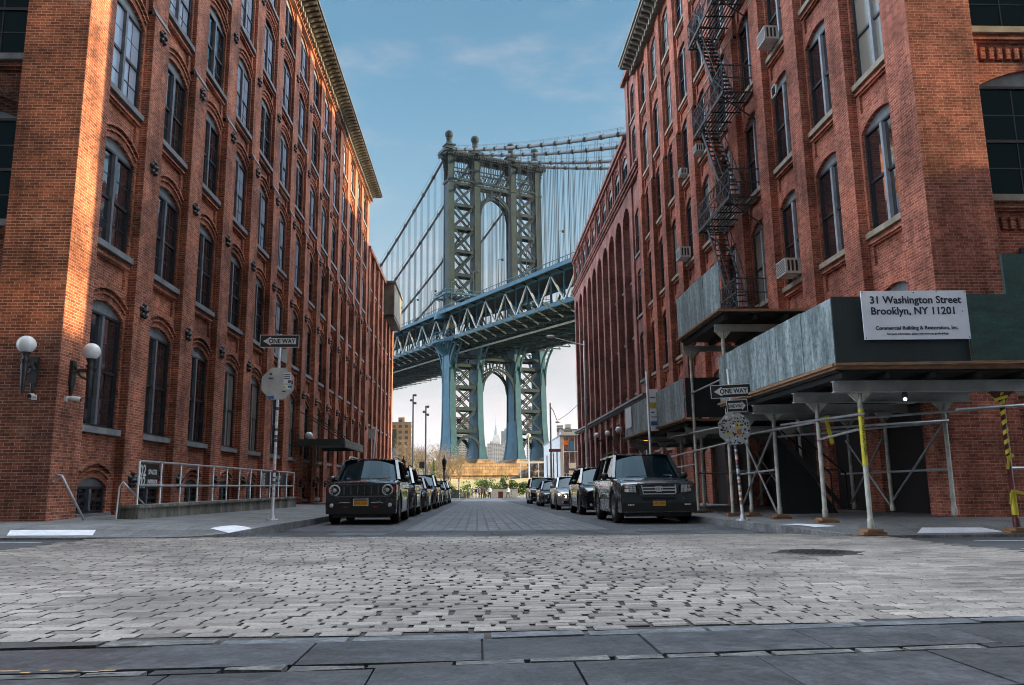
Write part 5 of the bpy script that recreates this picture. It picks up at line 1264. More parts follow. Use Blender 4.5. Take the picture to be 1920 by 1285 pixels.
    # mirrors, handles, door seams
    for s in (-1, 1):
        m = MB().mt(paint if kind != 'suv' else 'plastic_black'); cx, cy, cz = s*(gb+.2), c0+.38, belt+.08
        m.lathe((cx, cy, cz), [(.001, -.08), (.07, -.06), (.095, .0), (.09, .05), (.001, .055)], 10, 'y'); mv = m.v; m.v = [(cx+(vx-cx)*1.15, vy, vz) for vx, vy, vz in mv]; m.bar((s*(gb-.02), cy, cz-.05), (cx, cy, cz-.04), .05, .05); m.build('mirror', root)
        d = MB().mt('plastic_black')
        for yy in (c0+.22, lerp(c0, t1, .5)+.1, t1-.62): d.box(*(sorted((s*(Wd-.0), s*(Wd+.003)))), yy, yy+.012, .42, belt-.1)
        d.build('door_seam', root)
        for yy in (lerp(c0, t1, .5)-.12, t1-.85):
            h = MB().mt('chrome' if kind != 'boxy' else paint); h.box(*(sorted((s*(Wd-.01), s*(Wd+.03)))), yy, yy+.17, belt-.2, belt-.165); h.build('door_handle', root)
        if kind in ('boxy', 'suv', 'crossover'):
            rl = MB().mt('chrome' if kind == 'boxy' else 'plastic_black').tube([(s*(gt-.05), r0+.12, H-.01), (s*(gt-.05), r0+.25, H+.055), (s*(gt-.05), (r0+r1)/2, H+.07), (s*(gt-.05), r1-.3, H+.05), (s*(gt-.05), r1-.15, H-.02)], .02, 6); rl.build('roof_rail', root)
    # wipers and inspection sticker
    b = MB().mt('plastic_black'); b.bar((-.55, c0-.0, K['hood'][-1][1]+.03), (.05, c0+.05, K['hood'][-1][1]+.06), .015); b.bar((.0, c0+.0, K['hood'][-1][1]+.03), (.6, c0+.06, K['hood'][-1][1]+.06), .015); b.build('wiper', root)
    zf = lambda f: lerp(zb, prof(top, 0), f)
    fy = -.012; fw = Wd*(1-K['nose'])
    def fbox(nm, m, x0, x1, z0, z1, d0=-.0, d1=.03, par=root):
        b = MB().mt(m); b.box(x0, x1, fy-d1, fy-d0+.05, z0, z1); return b.build(nm, par)
    def fplate(z, yoff=-.055):
        b = MB().mt('plate_yellow').box(-.155, .155, fy+yoff-.006, fy+yoff, z-.075, z+.075); b.mt('sticker_dark').box(-.155, .155, fy+yoff-.008, fy+yoff-.006, z+.045, z+.075); o = b.build('license_plate', root)
        return o
    Hd = prof(top, 0)
    if kind == 'boxy':
        fbox('grille_surround', paint, -.72, .72, .70, .975, 0, .03)
        b = MB().mt('plastic_black')
        for k in range(7): xx = -.51+.17*k; b.box(xx-.058, xx+.058, fy-.036, fy-.031, .735, .94)
        g = b.build('grille', root)
        b = MB().mt('trim_grey')
        for k in range(8): xx = -.595+.17*k; b.box(xx-.012, xx+.012, fy-.045, fy-.031, .735, .94)
        b.build('grille_bars', g)
        for s in (-1, 1):
            b = MB().mt('lamp_glass').lathe((s*.655, fy-.02, .84), [(.14, .02), (.142, -.02), (.112, -.034), (.108, -.02)], 24, 'y'); b.mt('plastic_black').lathe((s*.655, fy-.02, .84), [(.105, -.018), (.06, -.012), (.001, -.01)], 24, 'y'); b.mt('lamp_glass').lathe((s*.655, fy-.02, .84), [(.05, -.014), (.04, -.03), (.001, -.036)], 16, 'y')
            for k in range(5): t = 2.1+k*.5; b.bar((s*.655+.06*math.cos(t), fy-.042, .84+.06*math.sin(t)), (s*.655+.1*math.cos(t), fy-.045, .84+.1*math.sin(t)), .012)
            b.build('headlight', root)
            b = MB().mt('lamp_red').box(*(sorted((s*(.80), s*(.832)))), fy-.0, fy+.03, .8, .93); b.build('side_marker', root)
            b = MB().mt('lamp_glass').lathe((s*.72, fy-.05, .47), [(.055, .02), (.05, -.012), (.001, -.02)], 14, 'y'); b.build('fog_lamp', root)
            b = MB().mt('lamp_red').prism([(s*.3, .44), (s*.43, .445), (s*.40, .415), (s*.33, .41)], lambda u, w_, d: (u, fy-.06-d, w_), 0, .02); b.build('tow_hook', root)
            b = MB().mt('chrome').bar((s*.26, fy-.07, .535), (s*.48, fy-.06, .545), .012, .014); b.bar((s*.48, fy-.06, .545), (s*.54, fy-.05, .525), .012, .012); b.build('bumper_trim', root)
        fbox('front_bumper', 'plastic_black', -.86, .86, .27, .5, -.02, .055); fbox('front_bumper', paint, -.84, .84, .5, .69, -.02, .045)
        b = MB().mt('trim_grey'); b.bar((-.7, fy-.03, .985), (.7, fy-.03, .985), .02, .015); b.bar((-.62, fy-.05, .685), (.62, fy-.05, .685), .03, .03); b.bar((.62, fy-.05, .685), (.76, fy-.03, .76), .03, .03); b.bar((-.62, fy-.05, .685), (-.76, fy-.03, .76), .03, .03); b.build('lip_highlight', root)  # grey bars paint in highlights along the hood edge and bumper lip
        b = MB().mt('chrome').box(-.19, .19, fy-.06, fy-.05, .455, .63); b.mt('plastic_black').box(-.165, .165, fy-.063, fy-.06, .475, .61); b.build('plate_frame', root); o = fplate(.54, -.065)
        lettering('BF81 7CX', .085, 'sticker_dark', o, facing(0, fy-.0725, .525), 'plate_lettering', .0006, squash=.75)
        MB().mt('paint_white').box(.28, .55, c0+.1, c0+.104, K['hood'][-1][1]+.05, K['hood'][-1][1]+.1).build('inspection_sticker', root)
    elif kind == 'suv':
        fbox('grille_surround', paint, -.47, .47, .68, .97, 0, .05)
        b = MB().mt('plastic_black').box(-.41, .41, fy-.056, fy-.05, .735, .925); g = b.build('grille', root)
        b = MB().mt('chrome')
        for z in (.87, .80): b.box(-.40, .40, fy-.075, fy-.056, z-.018, z+.014)
        b.bar((-.42, fy-.065, .93), (-.38, fy-.065, .72), .016); b.bar((.42, fy-.065, .93), (.42, fy-.065, .72), .03); b.bar((-.38, fy-.065, .715), (.4, fy-.065, .715), .02); b.build('grille_bars', g)
        # emblem: an upright H in a rounded frame
        b = MB().mt('chrome'); out = [(-.075, .06), (-.085, .0), (-.065, -.065), (.065, -.065), (.085, 0), (.075, .06)]
        for a, c in zip(out, out[1:]+out[:1]): b.bar((a[0], fy-.09, .835+a[1]), (c[0], fy-.09, .835+c[1]), .012)
        b.bar((-.05, fy-.09, .89), (-.035, fy-.09, .775), .022); b.bar((.05, fy-.09, .89), (.035, fy-.09, .775), .022); b.bar((-.04, fy-.09, .83), (.04, fy-.09, .83), .022); b.build('emblem', g)
        for s in (-1, 1):
            f_ = lambda u, w_, d: (s*u, fy-.03-d+max(0, u-.7)*.5, w_)
            b = MB().mt('plastic_black').prism([(.53, .735), (.86, .75), (.92, .90), (.85, .955), (.55, .94)], f_, -.05, .012); b.mt('lamp_glass').prism([(.55, .755), (.70, .76), (.72, .93), (.565, .925)], f_, .012, .02); b.prism([(.715, .76), (.84, .77), (.86, .85), (.72, .84)], f_, .012, .02); b.prism([(.73, .855), (.80, .86), (.80, .93), (.735, .93)], f_, .012, .019)
            b.mt('lamp_amber').prism([(.81, .865), (.89, .89), (.84, .94), (.81, .935)], f_, .012, .02); b.mt('plastic_black')
            for k in range(3): b.bar(f_(.55+.0, .79+.05*k, .022), f_(.71, .795+.05*k, .022), .008)
            b.bar(f_(.62, .76, .022), f_(.64, .92, .022), .008); b.build('headlight', root)
            b = MB().mt('lamp_glass')
            for k in range(4): b.box(*(sorted((s*(.62+.04*k), s*(.65+.04*k)))), fy-.095, fy-.08, .44, .475)
            b.build('fog_lamp', root)
        fbox('front_bumper', paint, -.9, .9, .5, .66, -.05, .07); fbox('front_bumper', 'plastic_black', -.92, .92, .3, .5, -.05, .075); fbox('air_intake', 'black', -.42, .42, .555, .635, .0, .078)
        b = MB().mt(paint); b.bar((-.42, fy-.075, .66), (-.5, fy-.03, .97), .05, .04); b.bar((.42, fy-.075, .66), (.5, fy-.03, .97), .05, .04); b.build('grille_frame', root)
        o = fplate(.50, -.085); lettering('GZD 4811', .085, 'sticker_dark', o, facing(0, fy-.0935, .49), 'plate_lettering', .0006, squash=.75)
        MB().mt('paint_white').box(.45, .68, c0+.14, c0+.144, K['hood'][-1][1]+.04, K['hood'][-1][1]+.08).build('inspection_sticker', root)
    else:
        gh = (.5, .68) if kind != 'crossover' else (.55, .76)
        b = MB().mt('plastic_black').box(-.42, .42, fy-.02, fy+.05, gh[0], gh[1]); b.mt('chrome'); b.bar((-.43, fy-.03, gh[1]), (.43, fy-.03, gh[1]), .025)
        for k in range(3): z = gh[0]+.04+.05*k; b.bar((-.4, fy-.025, z), (.4, fy-.025, z), .012)
        b.build('grille', root); b = MB().mt('plastic_black').box(-.6, .6, fy-.03, fy+.04, .26, .4); b.build('air_intake', root)
        for s in (-1, 1):
            f_ = lambda u, w_, d: (s*u, fy-.01-d+max(0, u-.5)*.55, w_); zt = Hd-.02
            b = MB().mt(lights[0]).prism([(.46, zt-.16), (.74, zt-.14), (.82, zt+.05), (.6, zt+.0), (.46, zt-.04)], f_, -.06, .012); b.mt('plastic_black').prism([(.5, zt-.13), (.6, zt-.13), (.6, zt-.05), (.5, zt-.06)], f_, .012, .014); b.build('headlight', root)
            b = MB().mt('lamp_glass').lathe((s*.62, fy-.02, .34), [(.05, .02), (.045, -.012), (.001, -.018)], 12, 'y'); b.build('fog_lamp', root)
        if plate: fplate(.45 if kind != 'crossover' else .48)
    return root
LC = -2.92
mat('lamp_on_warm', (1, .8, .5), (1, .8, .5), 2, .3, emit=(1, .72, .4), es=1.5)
make_car('boxy', 'paint_black', 'black boxy car with round headlights and seven slot grille, first at the left kerb', LC+.02, 20.5)
make_car('crossover', 'paint_navy', 'dark blue black crossover parked directly behind the boxy black car', -3.0, 26.6)
make_car('sedan', 'paint_black', 'black sedan third in the left kerb line', -2.96, 33.2)
make_car('crossover', 'paint_charcoal', 'charcoal crossover fourth in the left kerb line', -2.9, 39.3)
make_car('sedan', 'paint_navy', 'navy sedan fifth in the left kerb line', -2.95, 46.0)
make_car('hatch', 'paint_black', 'small black hatchback sixth in the left kerb line', -2.9, 53.0)
make_car('crossover', 'paint_navy', 'farthest dark car of the left kerb line', -2.95, 59.5)
make_car('suv', 'paint_slate', 'large dark slate SUV with orange plate, first at the right kerb', 4.43, 19.8)
make_car('crossover', 'paint_black', 'black crossover parked directly behind the large slate SUV', 4.48, 27.6)
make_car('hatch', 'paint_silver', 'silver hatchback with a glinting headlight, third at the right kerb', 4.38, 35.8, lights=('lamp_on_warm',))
make_car('sedan', 'paint_navy', 'dark sedan with an orange front plate behind the silver hatchback', 4.42, 45.0)
make_car('suv', 'paint_black', 'farthest dark SUV of the right kerb line', 4.5, 54.5)
for o in list(bpy.data.objects):
    if o.name.startswith('parked_car') and o.type == 'EMPTY': o['group'] = 'cars parked along the left kerb' if o.location.x < 0 else 'cars parked along the right kerb'
# ------------------------------------------------------------------ street lamps and poles
def street_lamp(x, y, zt, arm, label, m='galvanised', r=.11):
    z0 = pz(x, y); o = tag(empty('street_lamp', (x, y, z0)), label, 'street lamp'); H = zt-z0
    MB().mt(m).tube([(0, 0, 0), (0, 0, H*.5), (0, 0, H)], [r, r*.8, r*.6], 10).lathe((0, 0, 0), [(r*1.9, 0), (r*1.9, .12), (r*1.3, .3), (r, .5)], 10).build('pole', o)
    (ax_, az) = arm; MB().mt(m).tube([(0, 0, H-.35), (ax_*.4, -.0, H-.2+az*.3), (ax_, 0, H-.1+az)], [.05, .04, .03], 8).build('arm', o)
    MB().mt('sign_back').lathe((ax_, 0, H-.1+az), [(.001, -.28), (.1, -.2), (.13, .1), (.08, .3), (.001, .38)], 10, 'x').build('lamp_head', o); return o
street_lamp(8.75-.55, 60, 10.9, (-2.6, .45), 'tall grey street lamp before the purple building, its arm reaching over the road')
street_lamp(7.72, 84, 8.6, (.75, -1.9), 'dark street lamp pole with a cobra head bent down, before the bridge tower', 'iron', .14)
o = tag(empty('street_lamp', (3.6, 150, -1.7)), 'thin grey street lamp at the water in front of the right tower leg', 'street lamp')
MB().mt('sign_back').tube([(6.0, 0, 0), (6.0, 0, 10.8)], [.13, .08], 8).build('pole', o); MB().mt('sign_back').ball((6.0, 0, 11.0), .42, 8, 6).build('lamp_head', o)
for x, zt, lb in ((-8.75, 12.6, 'taller of the two floodlight poles left of the tower'), (-7.0, 11.0, 'shorter of the two floodlight poles left of the tower')):
    o = tag(empty('floodlight_pole', (x, 110, -1.7)), lb, 'light pole'); H = zt+1.7; MB().mt('iron').tube([(0, 0, 0), (0, 0, H)], [.16, .1], 8).build('pole', o)
    for k, (dx, dz) in enumerate(((.3, 0), (-.25, -.7), (.3, -1.1))):
        MB().mt('iron').lathe((dx, 0, H+dz-.1), [(.001, -.22), (.16, -.15), (.18, .12), (.001, .2)], 8, 'x').bar((0, 0, H+dz), (dx, 0, H+dz), .07).build('floodlight', o)
for x, y, lb in ((-6.8, 75, 'left black lantern post, half hidden by the parked cars'), (-3.05, 75, 'right black lantern post, standing before the tower leg')):
    z0 = gz(x, y); o = tag(empty('lantern_post', (x, y, z0)), lb, 'lantern'); H = 2.7-z0
    MB().mt('iron').tube([(0, 0, 0), (0, 0, H-1.1)], [.12, .09], 10).tube([(.16, 0, 0), (.16, 0, H-1.6)], .04, 6).build('post', o)
    MB().mt('iron').lathe((0, 0, H-1.1), [(.16, 0), (.2, .15), (.14, .2), (.22, .7), (.26, .74), (.05, 1.1), (.03, 1.2), (.05, 1.25), (.001, 1.35)], 8).build('lantern', o)
o = tag(empty('road_sign', (-8.2, 118, -1.7)), 'small dark sign board on a thin post between the floodlight poles', 'sign'); MB().mt('iron').tube([(0.6, 0, 0), (.6, 0, 6.9)], .07, 6).build('post', o); MB().mt('sign_black').box(-.2, .6, -.05, 0, 4.4, 5.4).build('board', o)
o = tag(empty('hanging_sign', (7.38, 83.9, 3.6)), 'dark red street name sign on the lamp pole beside the pale pavilion', 'sign'); MB().mt('pipe_red').box(.1, 1.35, -.03, 0, -.12, .18).build('plate', o)
# sagging wire from the lamp to the purple building
b = MB().mt('iron'); b.tube([(8.5+ (9.9-8.5)*t, 84-14*t, 6.8+1.2*t*t+.2*t) for t in [i/10 for i in range(11)]], .025, 5); tag(b.build('overhead_wire'), 'thin overhead wire sagging from the lamp to the purple building', 'wire')
# globe lamps and an amber signal by the purple building
for i, (x, y, z, lb) in enumerate(((9.9, 53.6, 3.65, 'nearest of three white globe lamps on the purple building'), (9.9, 58.2, 3.7, 'middle of three white globe lamps on the purple building'), (9.9, 63.5, 3.9, 'farthest of three white globe lamps on the purple building'))):
    globe_lamp(x, y, z, math.pi, lb, .21)
o = tag(empty('pedestrian_signal', (7.25, 34.3, 1.75)), 'pedestrian signal showing amber beneath the far hoarding', 'traffic signal'); MB().mt('plastic_black').box(-.16, .22, -.1, .1, -.2, .2).build('housing', o); 
mat('signal_on', (1, .4, .05), (1, .3, .02), 12, .4, emit=(1, .33, .03), es=.8); MB().mt('signal_on').box(-.12, .1, -.115, -.1, -.16, .15).build('lens', o)
MB().mt('galvanised').tube([(.05, .12, -2.4), (.05, .12, .3)], .04, 8).build('post', o)

# ------------------------------------------------------------------ the end of the street: park, shore, people
mat('grass', (.16, .27, .04), (.08, .14, .025), 1.2, .9, bmp=.5, bs=20)
mat('grass_bright', (.30, .48, .04), (.2, .34, .03), 1.5, .9, bmp=.5, bs=20)
mat('sand', (.55, .43, .27), (.42, .28, .15), .5, .95, bmp=.5, bs=3)
mat('dry_grass', (.46, .36, .17), (.26, .21, .08), 1.1, .95, bmp=.6, bs=5)
mat('rock', (.12, .09, .07), (.06, .045, .035), .7, .9, bmp=.6, bs=3)
mat('leaf_dark', (.03, .075, .025), (.07, .12, .04), .9, .7)
mat('leaf_olive', (.24, .29, .06), (.11, .16, .04), .9, .8)
mat('leaf_rust', (.40, .26, .10), (.24, .16, .07), .9, .8)
mat('bark', (.22, .16, .11), (.11, .08, .06), 3, .9)
def water():
    m, N, L, P = nodes('river_water'); P.inputs['Base Color'].default_value = (.05, .07, .08, 1); P.inputs['Roughness'].default_value = .12; g = coords(N, L, (1, 1, 1)); bump(N, L, P, noise(N, L, g, .35, 4), .35, .3)
water()
struct(MB().mt('river_water').box(-4000, 4000, 206, 3000, -7, -6).build('river'))
b = MB().mt('sand'); b.box(-300, 300, 3000, 9000, -8, -4.5); struct(b.build('far_shore'))
def park(x, y):   # gently mounded ground beyond the end of the street
    h = -1.72
    h += 3.4*ss((y-150)/24)*(1-ss((y-196)/12))+.35*math.sin(x*.21+1)*math.sin(y*.13)*ss((y-135)/10)
    return h-3.5*ss((y-198)/8)
b = MB().mt('dry_grass'); sheet(b, [-90+6*i for i in range(36)], [124.5, 131]+[136+5*i for i in range(15)], park, .02); struct(b.build('park_ground'))
b = MB().mt('sand'); sheet(b, [-1+3*i for i in range(16)], [176+4*i for i in range(6)], park, .12); struct(b.build('sandy_bank'))
b = MB().mt('grass_bright'); sheet(b, [9+2*i for i in range(12)], [134+4*i for i in range(8)], lambda x, y: park(x, y)+.5*ss((y-134)/6), .1); struct(b.build('lawn'))
b = MB().mt('slab_walk').box(-14, 24, 122, 128.5, -1.95, -1.66); struct(b.build('pavement'))
b = MB().mt('rock')
def blob(b, c, r, seed, sz=.7, n=9, k=6):
    random.seed(seed); base = len(b.v); b.ball(c, r, n, k, sz)
    for i in range(base, len(b.v)): x, y, z = b.v[i]; f = 1+random.uniform(-.18, .18); b.v[i] = (c[0]+(x-c[0])*f, c[1]+(y-c[1])*f, c[2]+(z-c[2])*f)
for i in range(40):
    random.seed(100+i); t = random.random(); blob(b, (10+9*t+random.uniform(-2, 2), 186+random.uniform(-6, 8), 1.4+4.3*math.sin(math.pi*t)*random.random()), random.uniform(.7, 1.5), i)
struct(b.build('shore_rocks'), 'stuff')
def leafcloud(b, c, rx, ry, rz_, n, s, seed, hollow=.2, mats=None):
    rnd = random.Random(seed); lumps = [(rnd.gauss(0, .45), rnd.gauss(0, .45), rnd.gauss(0, .42), rnd.uniform(.25, .5)) for _ in range(14)]
    for i in range(n):
        l = rnd.choice(lumps); d = Vector((rnd.gauss(0, 1), rnd.gauss(0, 1), rnd.gauss(0, 1))).normalized()*l[3]*rnd.uniform(.5, 1.0)
        p = Vector((c[0]+(l[0]+d.x)*rx, c[1]+(l[1]+d.y)*ry, c[2]+(l[2]+d.z)*rz_))
        if mats: b.mt(rnd.choice(mats))
        u = Vector((rnd.gauss(0, 1), rnd.gauss(0, 1), rnd.gauss(0, 1))).normalized(); v = u.orthogonal().normalized(); w_ = u.cross(v); q = s*rnd.uniform(.6, 1.3)
        b.face([p-v*q, p+w_*q*.6, p+v*q, p-w_*q*.6])
def branches(b, p, d, ln, r, depth, rnd, spread=.55):
    e = p+d*ln; b.tube([p, (p+e)/2+Vector((rnd.gauss(0, .04), rnd.gauss(0, .04), 0))*ln, e], [r, r*.8, r*.6], 5 if depth > 2 else 3, False)
    if depth == 0: return
    for i in range(3 if depth > 1 else 4):
        nd = (d+Vector((rnd.gauss(0, spread), rnd.gauss(0, spread), rnd.gauss(.12, .25)))).normalized(); branches(b, p+d*ln*rnd.uniform(.55, 1), nd, ln*rnd.uniform(.6, .8), r*.55, depth-1, rnd, spread)
def bare_tree(x, y, h, label, seed, leaf=None, n=0, lm='leaf_rust'):
    z = park(x, y) if y > 124 else gz(x, y); rnd = random.Random(seed); o = tag(empty('bare_tree', (x, y, z)), label, 'tree', 'bare trees left of the tower')
    b = MB().mt('bark'); b.tube([(0, 0, 0), (rnd.gauss(0, .1), 0, h*.3)], [h*.02, h*.014], 7); b.build('trunk', o); c = MB().mt('bark')
    for i in range(5): d = Vector((rnd.gauss(0, .35), rnd.gauss(0, .35), 1)).normalized(); branches(c, Vector((0, 0, h*(.16+.05*i))), d, h*.3, h*.009, 4, rnd)
    if n: leafcloud(c, (0, 0, h*.65), h*.32, h*.3, h*.3, n, .10, seed, mats=[lm, 'leaf_rust', 'leaf_olive'])
    c.build('crown', o); return o
pos = ['thin bare tree nearest the left row of buildings', 'bare tree beneath the brick tower block', 'bare tree between the two floodlight poles', 'bare rusty tree just right of the shorter floodlight pole', 'bare tree left of the small conifer', 'bare tree before the outer tower leg', 'low bare tree right behind the lantern post', 'bare tree at the foot of the masonry pier']
for i, (x, y, h) in enumerate(((-15.2, 138, 9), (-13.2, 146, 10.2), (-11.3, 140, 9.6), (-9.8, 150, 10.6), (-8.4, 143, 9.2), (-6.9, 152, 10.4), (-5.0, 147, 8.6), (-3.6, 156, 8.2))): bare_tree(x, y, h, pos[i], 50+i, n=450)
o = tag(empty('conifer', (-6.3, 118, -1.7)), 'small dark conifer between the floodlight poles and the tower', 'tree'); MB().mt('bark').tube([(0, 0, 0), (0, 0, 5.6)], [.1, .02], 6).build('trunk', o); c = MB().mt('leaf_dark'); rnd = random.Random(4)
for i in range(1500):
    z = rnd.uniform(.4, 5.7); r = (5.8-z)*.30*math.sqrt(rnd.random())*(1 if int(z*2.5) % 2 else .75); a = rnd.uniform(0, 6.28); p = Vector((r*math.cos(a), r*math.sin(a), z-.12*r)); v = Vector((math.cos(a), math.sin(a), -.4))*.16; w_ = Vector((-math.sin(a), math.cos(a), 0))*.05
    c.mt('leaf_dark' if rnd.random() < .7 else 'leaf_olive'); c.face([p-w_, p+v, p+w_, p+Vector((0, 0, .06))])
c.build('crown', o)
def shrub(x, y, rx, rz_, label, mats, seed, n=900, s=.13, nm='shrub', grp='shrubs behind the end of the street'):
    o = tag(empty(nm, (x, y, -1.72)), label, 'shrub', grp); b = MB(); leafcloud(b, (0, 0, rz_*.75), rx, rx*.6, rz_*.75, n, s, seed, mats=mats); b.build('foliage', o)
    MB().mt('bark').tube([(0, 0, 0), (0, 0, rz_)], [.06, .02], 5).build('stem', o)
shrub(1.1, 131, 1.5, 2.5, 'taller olive shrub in the middle, behind the people', ['leaf_olive', 'leaf_dark'], 1, 1600); shrub(-1.6, 132, 1.7, 2.1, 'yellow green shrub left of the taller olive one', ['leaf_olive', 'grass_bright'], 2, 1200)
shrub(-4.6, 130, 1.7, 1.8, 'rusty brown shrub behind the left parked cars', ['leaf_rust', 'leaf_olive'], 3, 1200); shrub(3.2, 133, 1.3, 1.5, 'low pale green shrub right of the taller olive one', ['leaf_olive', 'grass_bright'], 4, 900)
shrub(4.3, 129.5, 1.5, 1.9, 'left end of the dark green hedge', ['leaf_dark', 'leaf_dark', 'leaf_olive'], 5, 1800); shrub(6.2, 129.5, 1.6, 2.0, 'middle of the dark green hedge', ['leaf_dark', 'leaf_dark', 'leaf_olive'], 6, 1800); shrub(8.2, 129.5, 1.6, 1.95, 'right end of the dark green hedge', ['leaf_dark', 'leaf_dark', 'leaf_olive'], 7, 1800); shrub(-7.2, 131, 1.7, 2.0, 'olive shrub beneath the small conifer', ['leaf_olive', 'leaf_rust'], 8, 1200)
b = MB().mt('paint_white'); 
for k in range(14): b.tube([(-1+1.1*k, 134, -1.7), (-1+1.1*k, 134, .55)], .03, 5)
b.bar((-1, 134, .5), (13.3, 134, .5), .04); b.bar((-1, 134, -.4), (13.3, 134, -.4), .04); tag(b.build('park_fence'), 'thin pale park fence behind the shrubs', 'fence')
b = MB().mt('paint_white').box(9.5, 22, 180, 180.3, 5.0, 5.4); 
for k in range(7): b.box(9.6+2*k, 9.75+2*k, 180.05, 180.2, 1.5, 5.0)
tag(b.build('shore_railing'), 'white railing along the shore below the right tower legs', 'railing')
for x0, x1, m, lb in ((-4.0, -2.7, 'leaf_olive', 'long low green street box left of the cardboard boxes'), (5.15, 6.0, 'sign_back', 'pale green litter bin right of the people')):
    b = MB().mt('canopy_green' if m == 'leaf_olive' else 'sign_back'); b.box(x0, x1, 121, 121.8, gz(0, 121), gz(0, 121)+1.15); b.box(x0-.05, x1+.05, 120.95, 121.85, gz(0, 121)+1.155, gz(0, 121)+1.25); tag(b.build('street_bin'), lb, 'bin')
b = MB().mt('stone_tan'); b.box(-2.5, -1.6, 119, 119.7, gz(0, 119), gz(0, 119)+.95); b.mt('camera_white').box(-2.4, -2.0, 118.95, 119, -1.4, -.9); tag(b.build('planter_box'), 'tan box standing at the kerb left of the people', 'box')
b = MB().mt('pipe_red').box(3.05, 3.75, 119, 119.6, gz(0, 119), gz(0, 119)+.85); b.box(3.0, 3.8, 118.95, 119.65, gz(0, 119)+.855, gz(0, 119)+.95); tag(b.build('bollard_box'), 'dark red utility box in the middle of the road end', 'box')
b = MB().mt('sign_back'); b.box(1.9, 5.1, 122.2, 122.5, -1.7, -.45); b.box(1.85, 5.15, 122.15, 122.55, -.45, -.38); tag(b.build('concrete_barrier'), 'long pale concrete barrier behind the standing people', 'barrier')
# people
mat('skin', (.45, .28, .2), (.4, .24, .17), 5, .6); mat('cloth_white', (.6, .6, .62), (.5, .5, .52), 5, .8); mat('cloth_dark', (.015, .017, .024), (.03, .03, .035), 5, .85); mat('cloth_purple', (.2, .14, .26), (.14, .1, .2), 5, .85); mat('cloth_teal', (.05, .14, .15), (.04, .1, .11), 5, .85); mat('hair', (.03, .02, .015), (.02, .014, .01), 5, .8)
def person(x, y, label, top, bottom, h=1.7, step=.1, rz=0., arm=.25):
    z = gz(x, y) if y < 122 else -1.66; o = tag(empty('person', (x, y, z), rz), label, 'person', 'people at the end of the street'); s = h/1.72
    b = MB().mt('skin'); P = lambda *a: [(q[0]*s, q[1]*s, q[2]*s) for q in a]
    b.tube(P((0, 0, .9), (0, 0, 1.15), (0, 0, 1.4), (0, -.01, 1.48), (0, -.01, 1.53)), [.15*s, .13*s, .14*s, .06*s, .055*s], 10); b.ball((0, -.02*s, 1.62*s), .1*s, 10, 8, 1.2)
    for q in (-1, 1):
        b.tube(P((q*.08, 0, .92), (q*.1, -step*q*.5, .5), (q*.1, -step*q*.6+.02, .08), (q*.1, -step*q*.6-.1, .03)), [.09*s, .065*s, .045*s, .04*s], 8)
        b.tube(P((q*.17, 0, 1.4), (q*.22, .03, 1.12), (q*.2, -arm*.5, .9), (q*.19, -arm*.7, .82)), [.055*s, .045*s, .035*s, .03*s], 8)
    b.build('body', o)
    c = MB().mt(top); c.tube(P((0, 0, .88), (0, 0, 1.15), (0, 0, 1.38), (0, 0, 1.47)), [.175*s, .155*s, .175*s, .07*s], 12)
    for q in (-1, 1): c.tube(P((q*.14, 0, 1.41), (q*.225, .03, 1.12), (q*.205, -arm*.45, .92)), [.075*s, .06*s, .05*s], 8)
    c.build('jacket', o); c = MB().mt(bottom)
    for q in (-1, 1): c.tube(P((q*.075, 0, .97), (q*.1, -step*q*.5, .5), (q*.1, -step*q*.6+.02, .08)), [.11*s, .08*s, .06*s], 8); c.mt('cloth_dark').tube(P((q*.1, -step*q*.6+.05, .04), (q*.1, -step*q*.6-.14, .03)), .05*s, 6); c.mt(bottom)
    c.build('trousers', o); c = MB().mt('hair').ball((0, .0, 1.65*s), .108*s, 10, 8, 1.15); c.build('hair', o)
for i, (x, y, lb, t, bt, h, st) in enumerate(((1.75, 116.5, 'person in a white top and black trousers standing in the middle', 'cloth_white', 'cloth_dark', 1.75, .12), (4.45, 118, 'person in a white top walking by the pale bin', 'cloth_white', 'cloth_teal', 1.7, .35), (-1.3, 118, 'person in a teal jacket at the left end of the people', 'cloth_teal', 'cloth_dark', 1.72, .1),
        (-.7, 117.2, 'person in purple with pale trousers', 'cloth_purple', 'cloth_purple', 1.5, .2), (-.2, 118.3, 'person in a black jacket and white trousers', 'cloth_dark', 'cloth_white', 1.6, .15), (.3, 117.4, 'person in a dark purple top left of the pair in black', 'cloth_purple', 'cloth_dark', 1.62, .2), (.72, 118.0, 'left person of the pair all in black', 'cloth_dark', 'cloth_dark', 1.7, .2), (1.08, 118.6, 'right person of the pair all in black', 'cloth_dark', 'cloth_dark', 1.66, .1))): person(x, y, lb, t, bt, h, st, rz=.6*i)
# ------------------------------------------------------------------ park pavilion on the right
pv = tag(empty('park_pavilion', (0, 0, 0)), 'low pale pavilion with a glass front and a PARK sign beyond the right kerb', 'pavilion')
mat('pavilion_white', (.42, .43, .45), (.34, .35, .37), 1, .6)
b = MB().mt('pavilion_white'); pz0 = -1.7
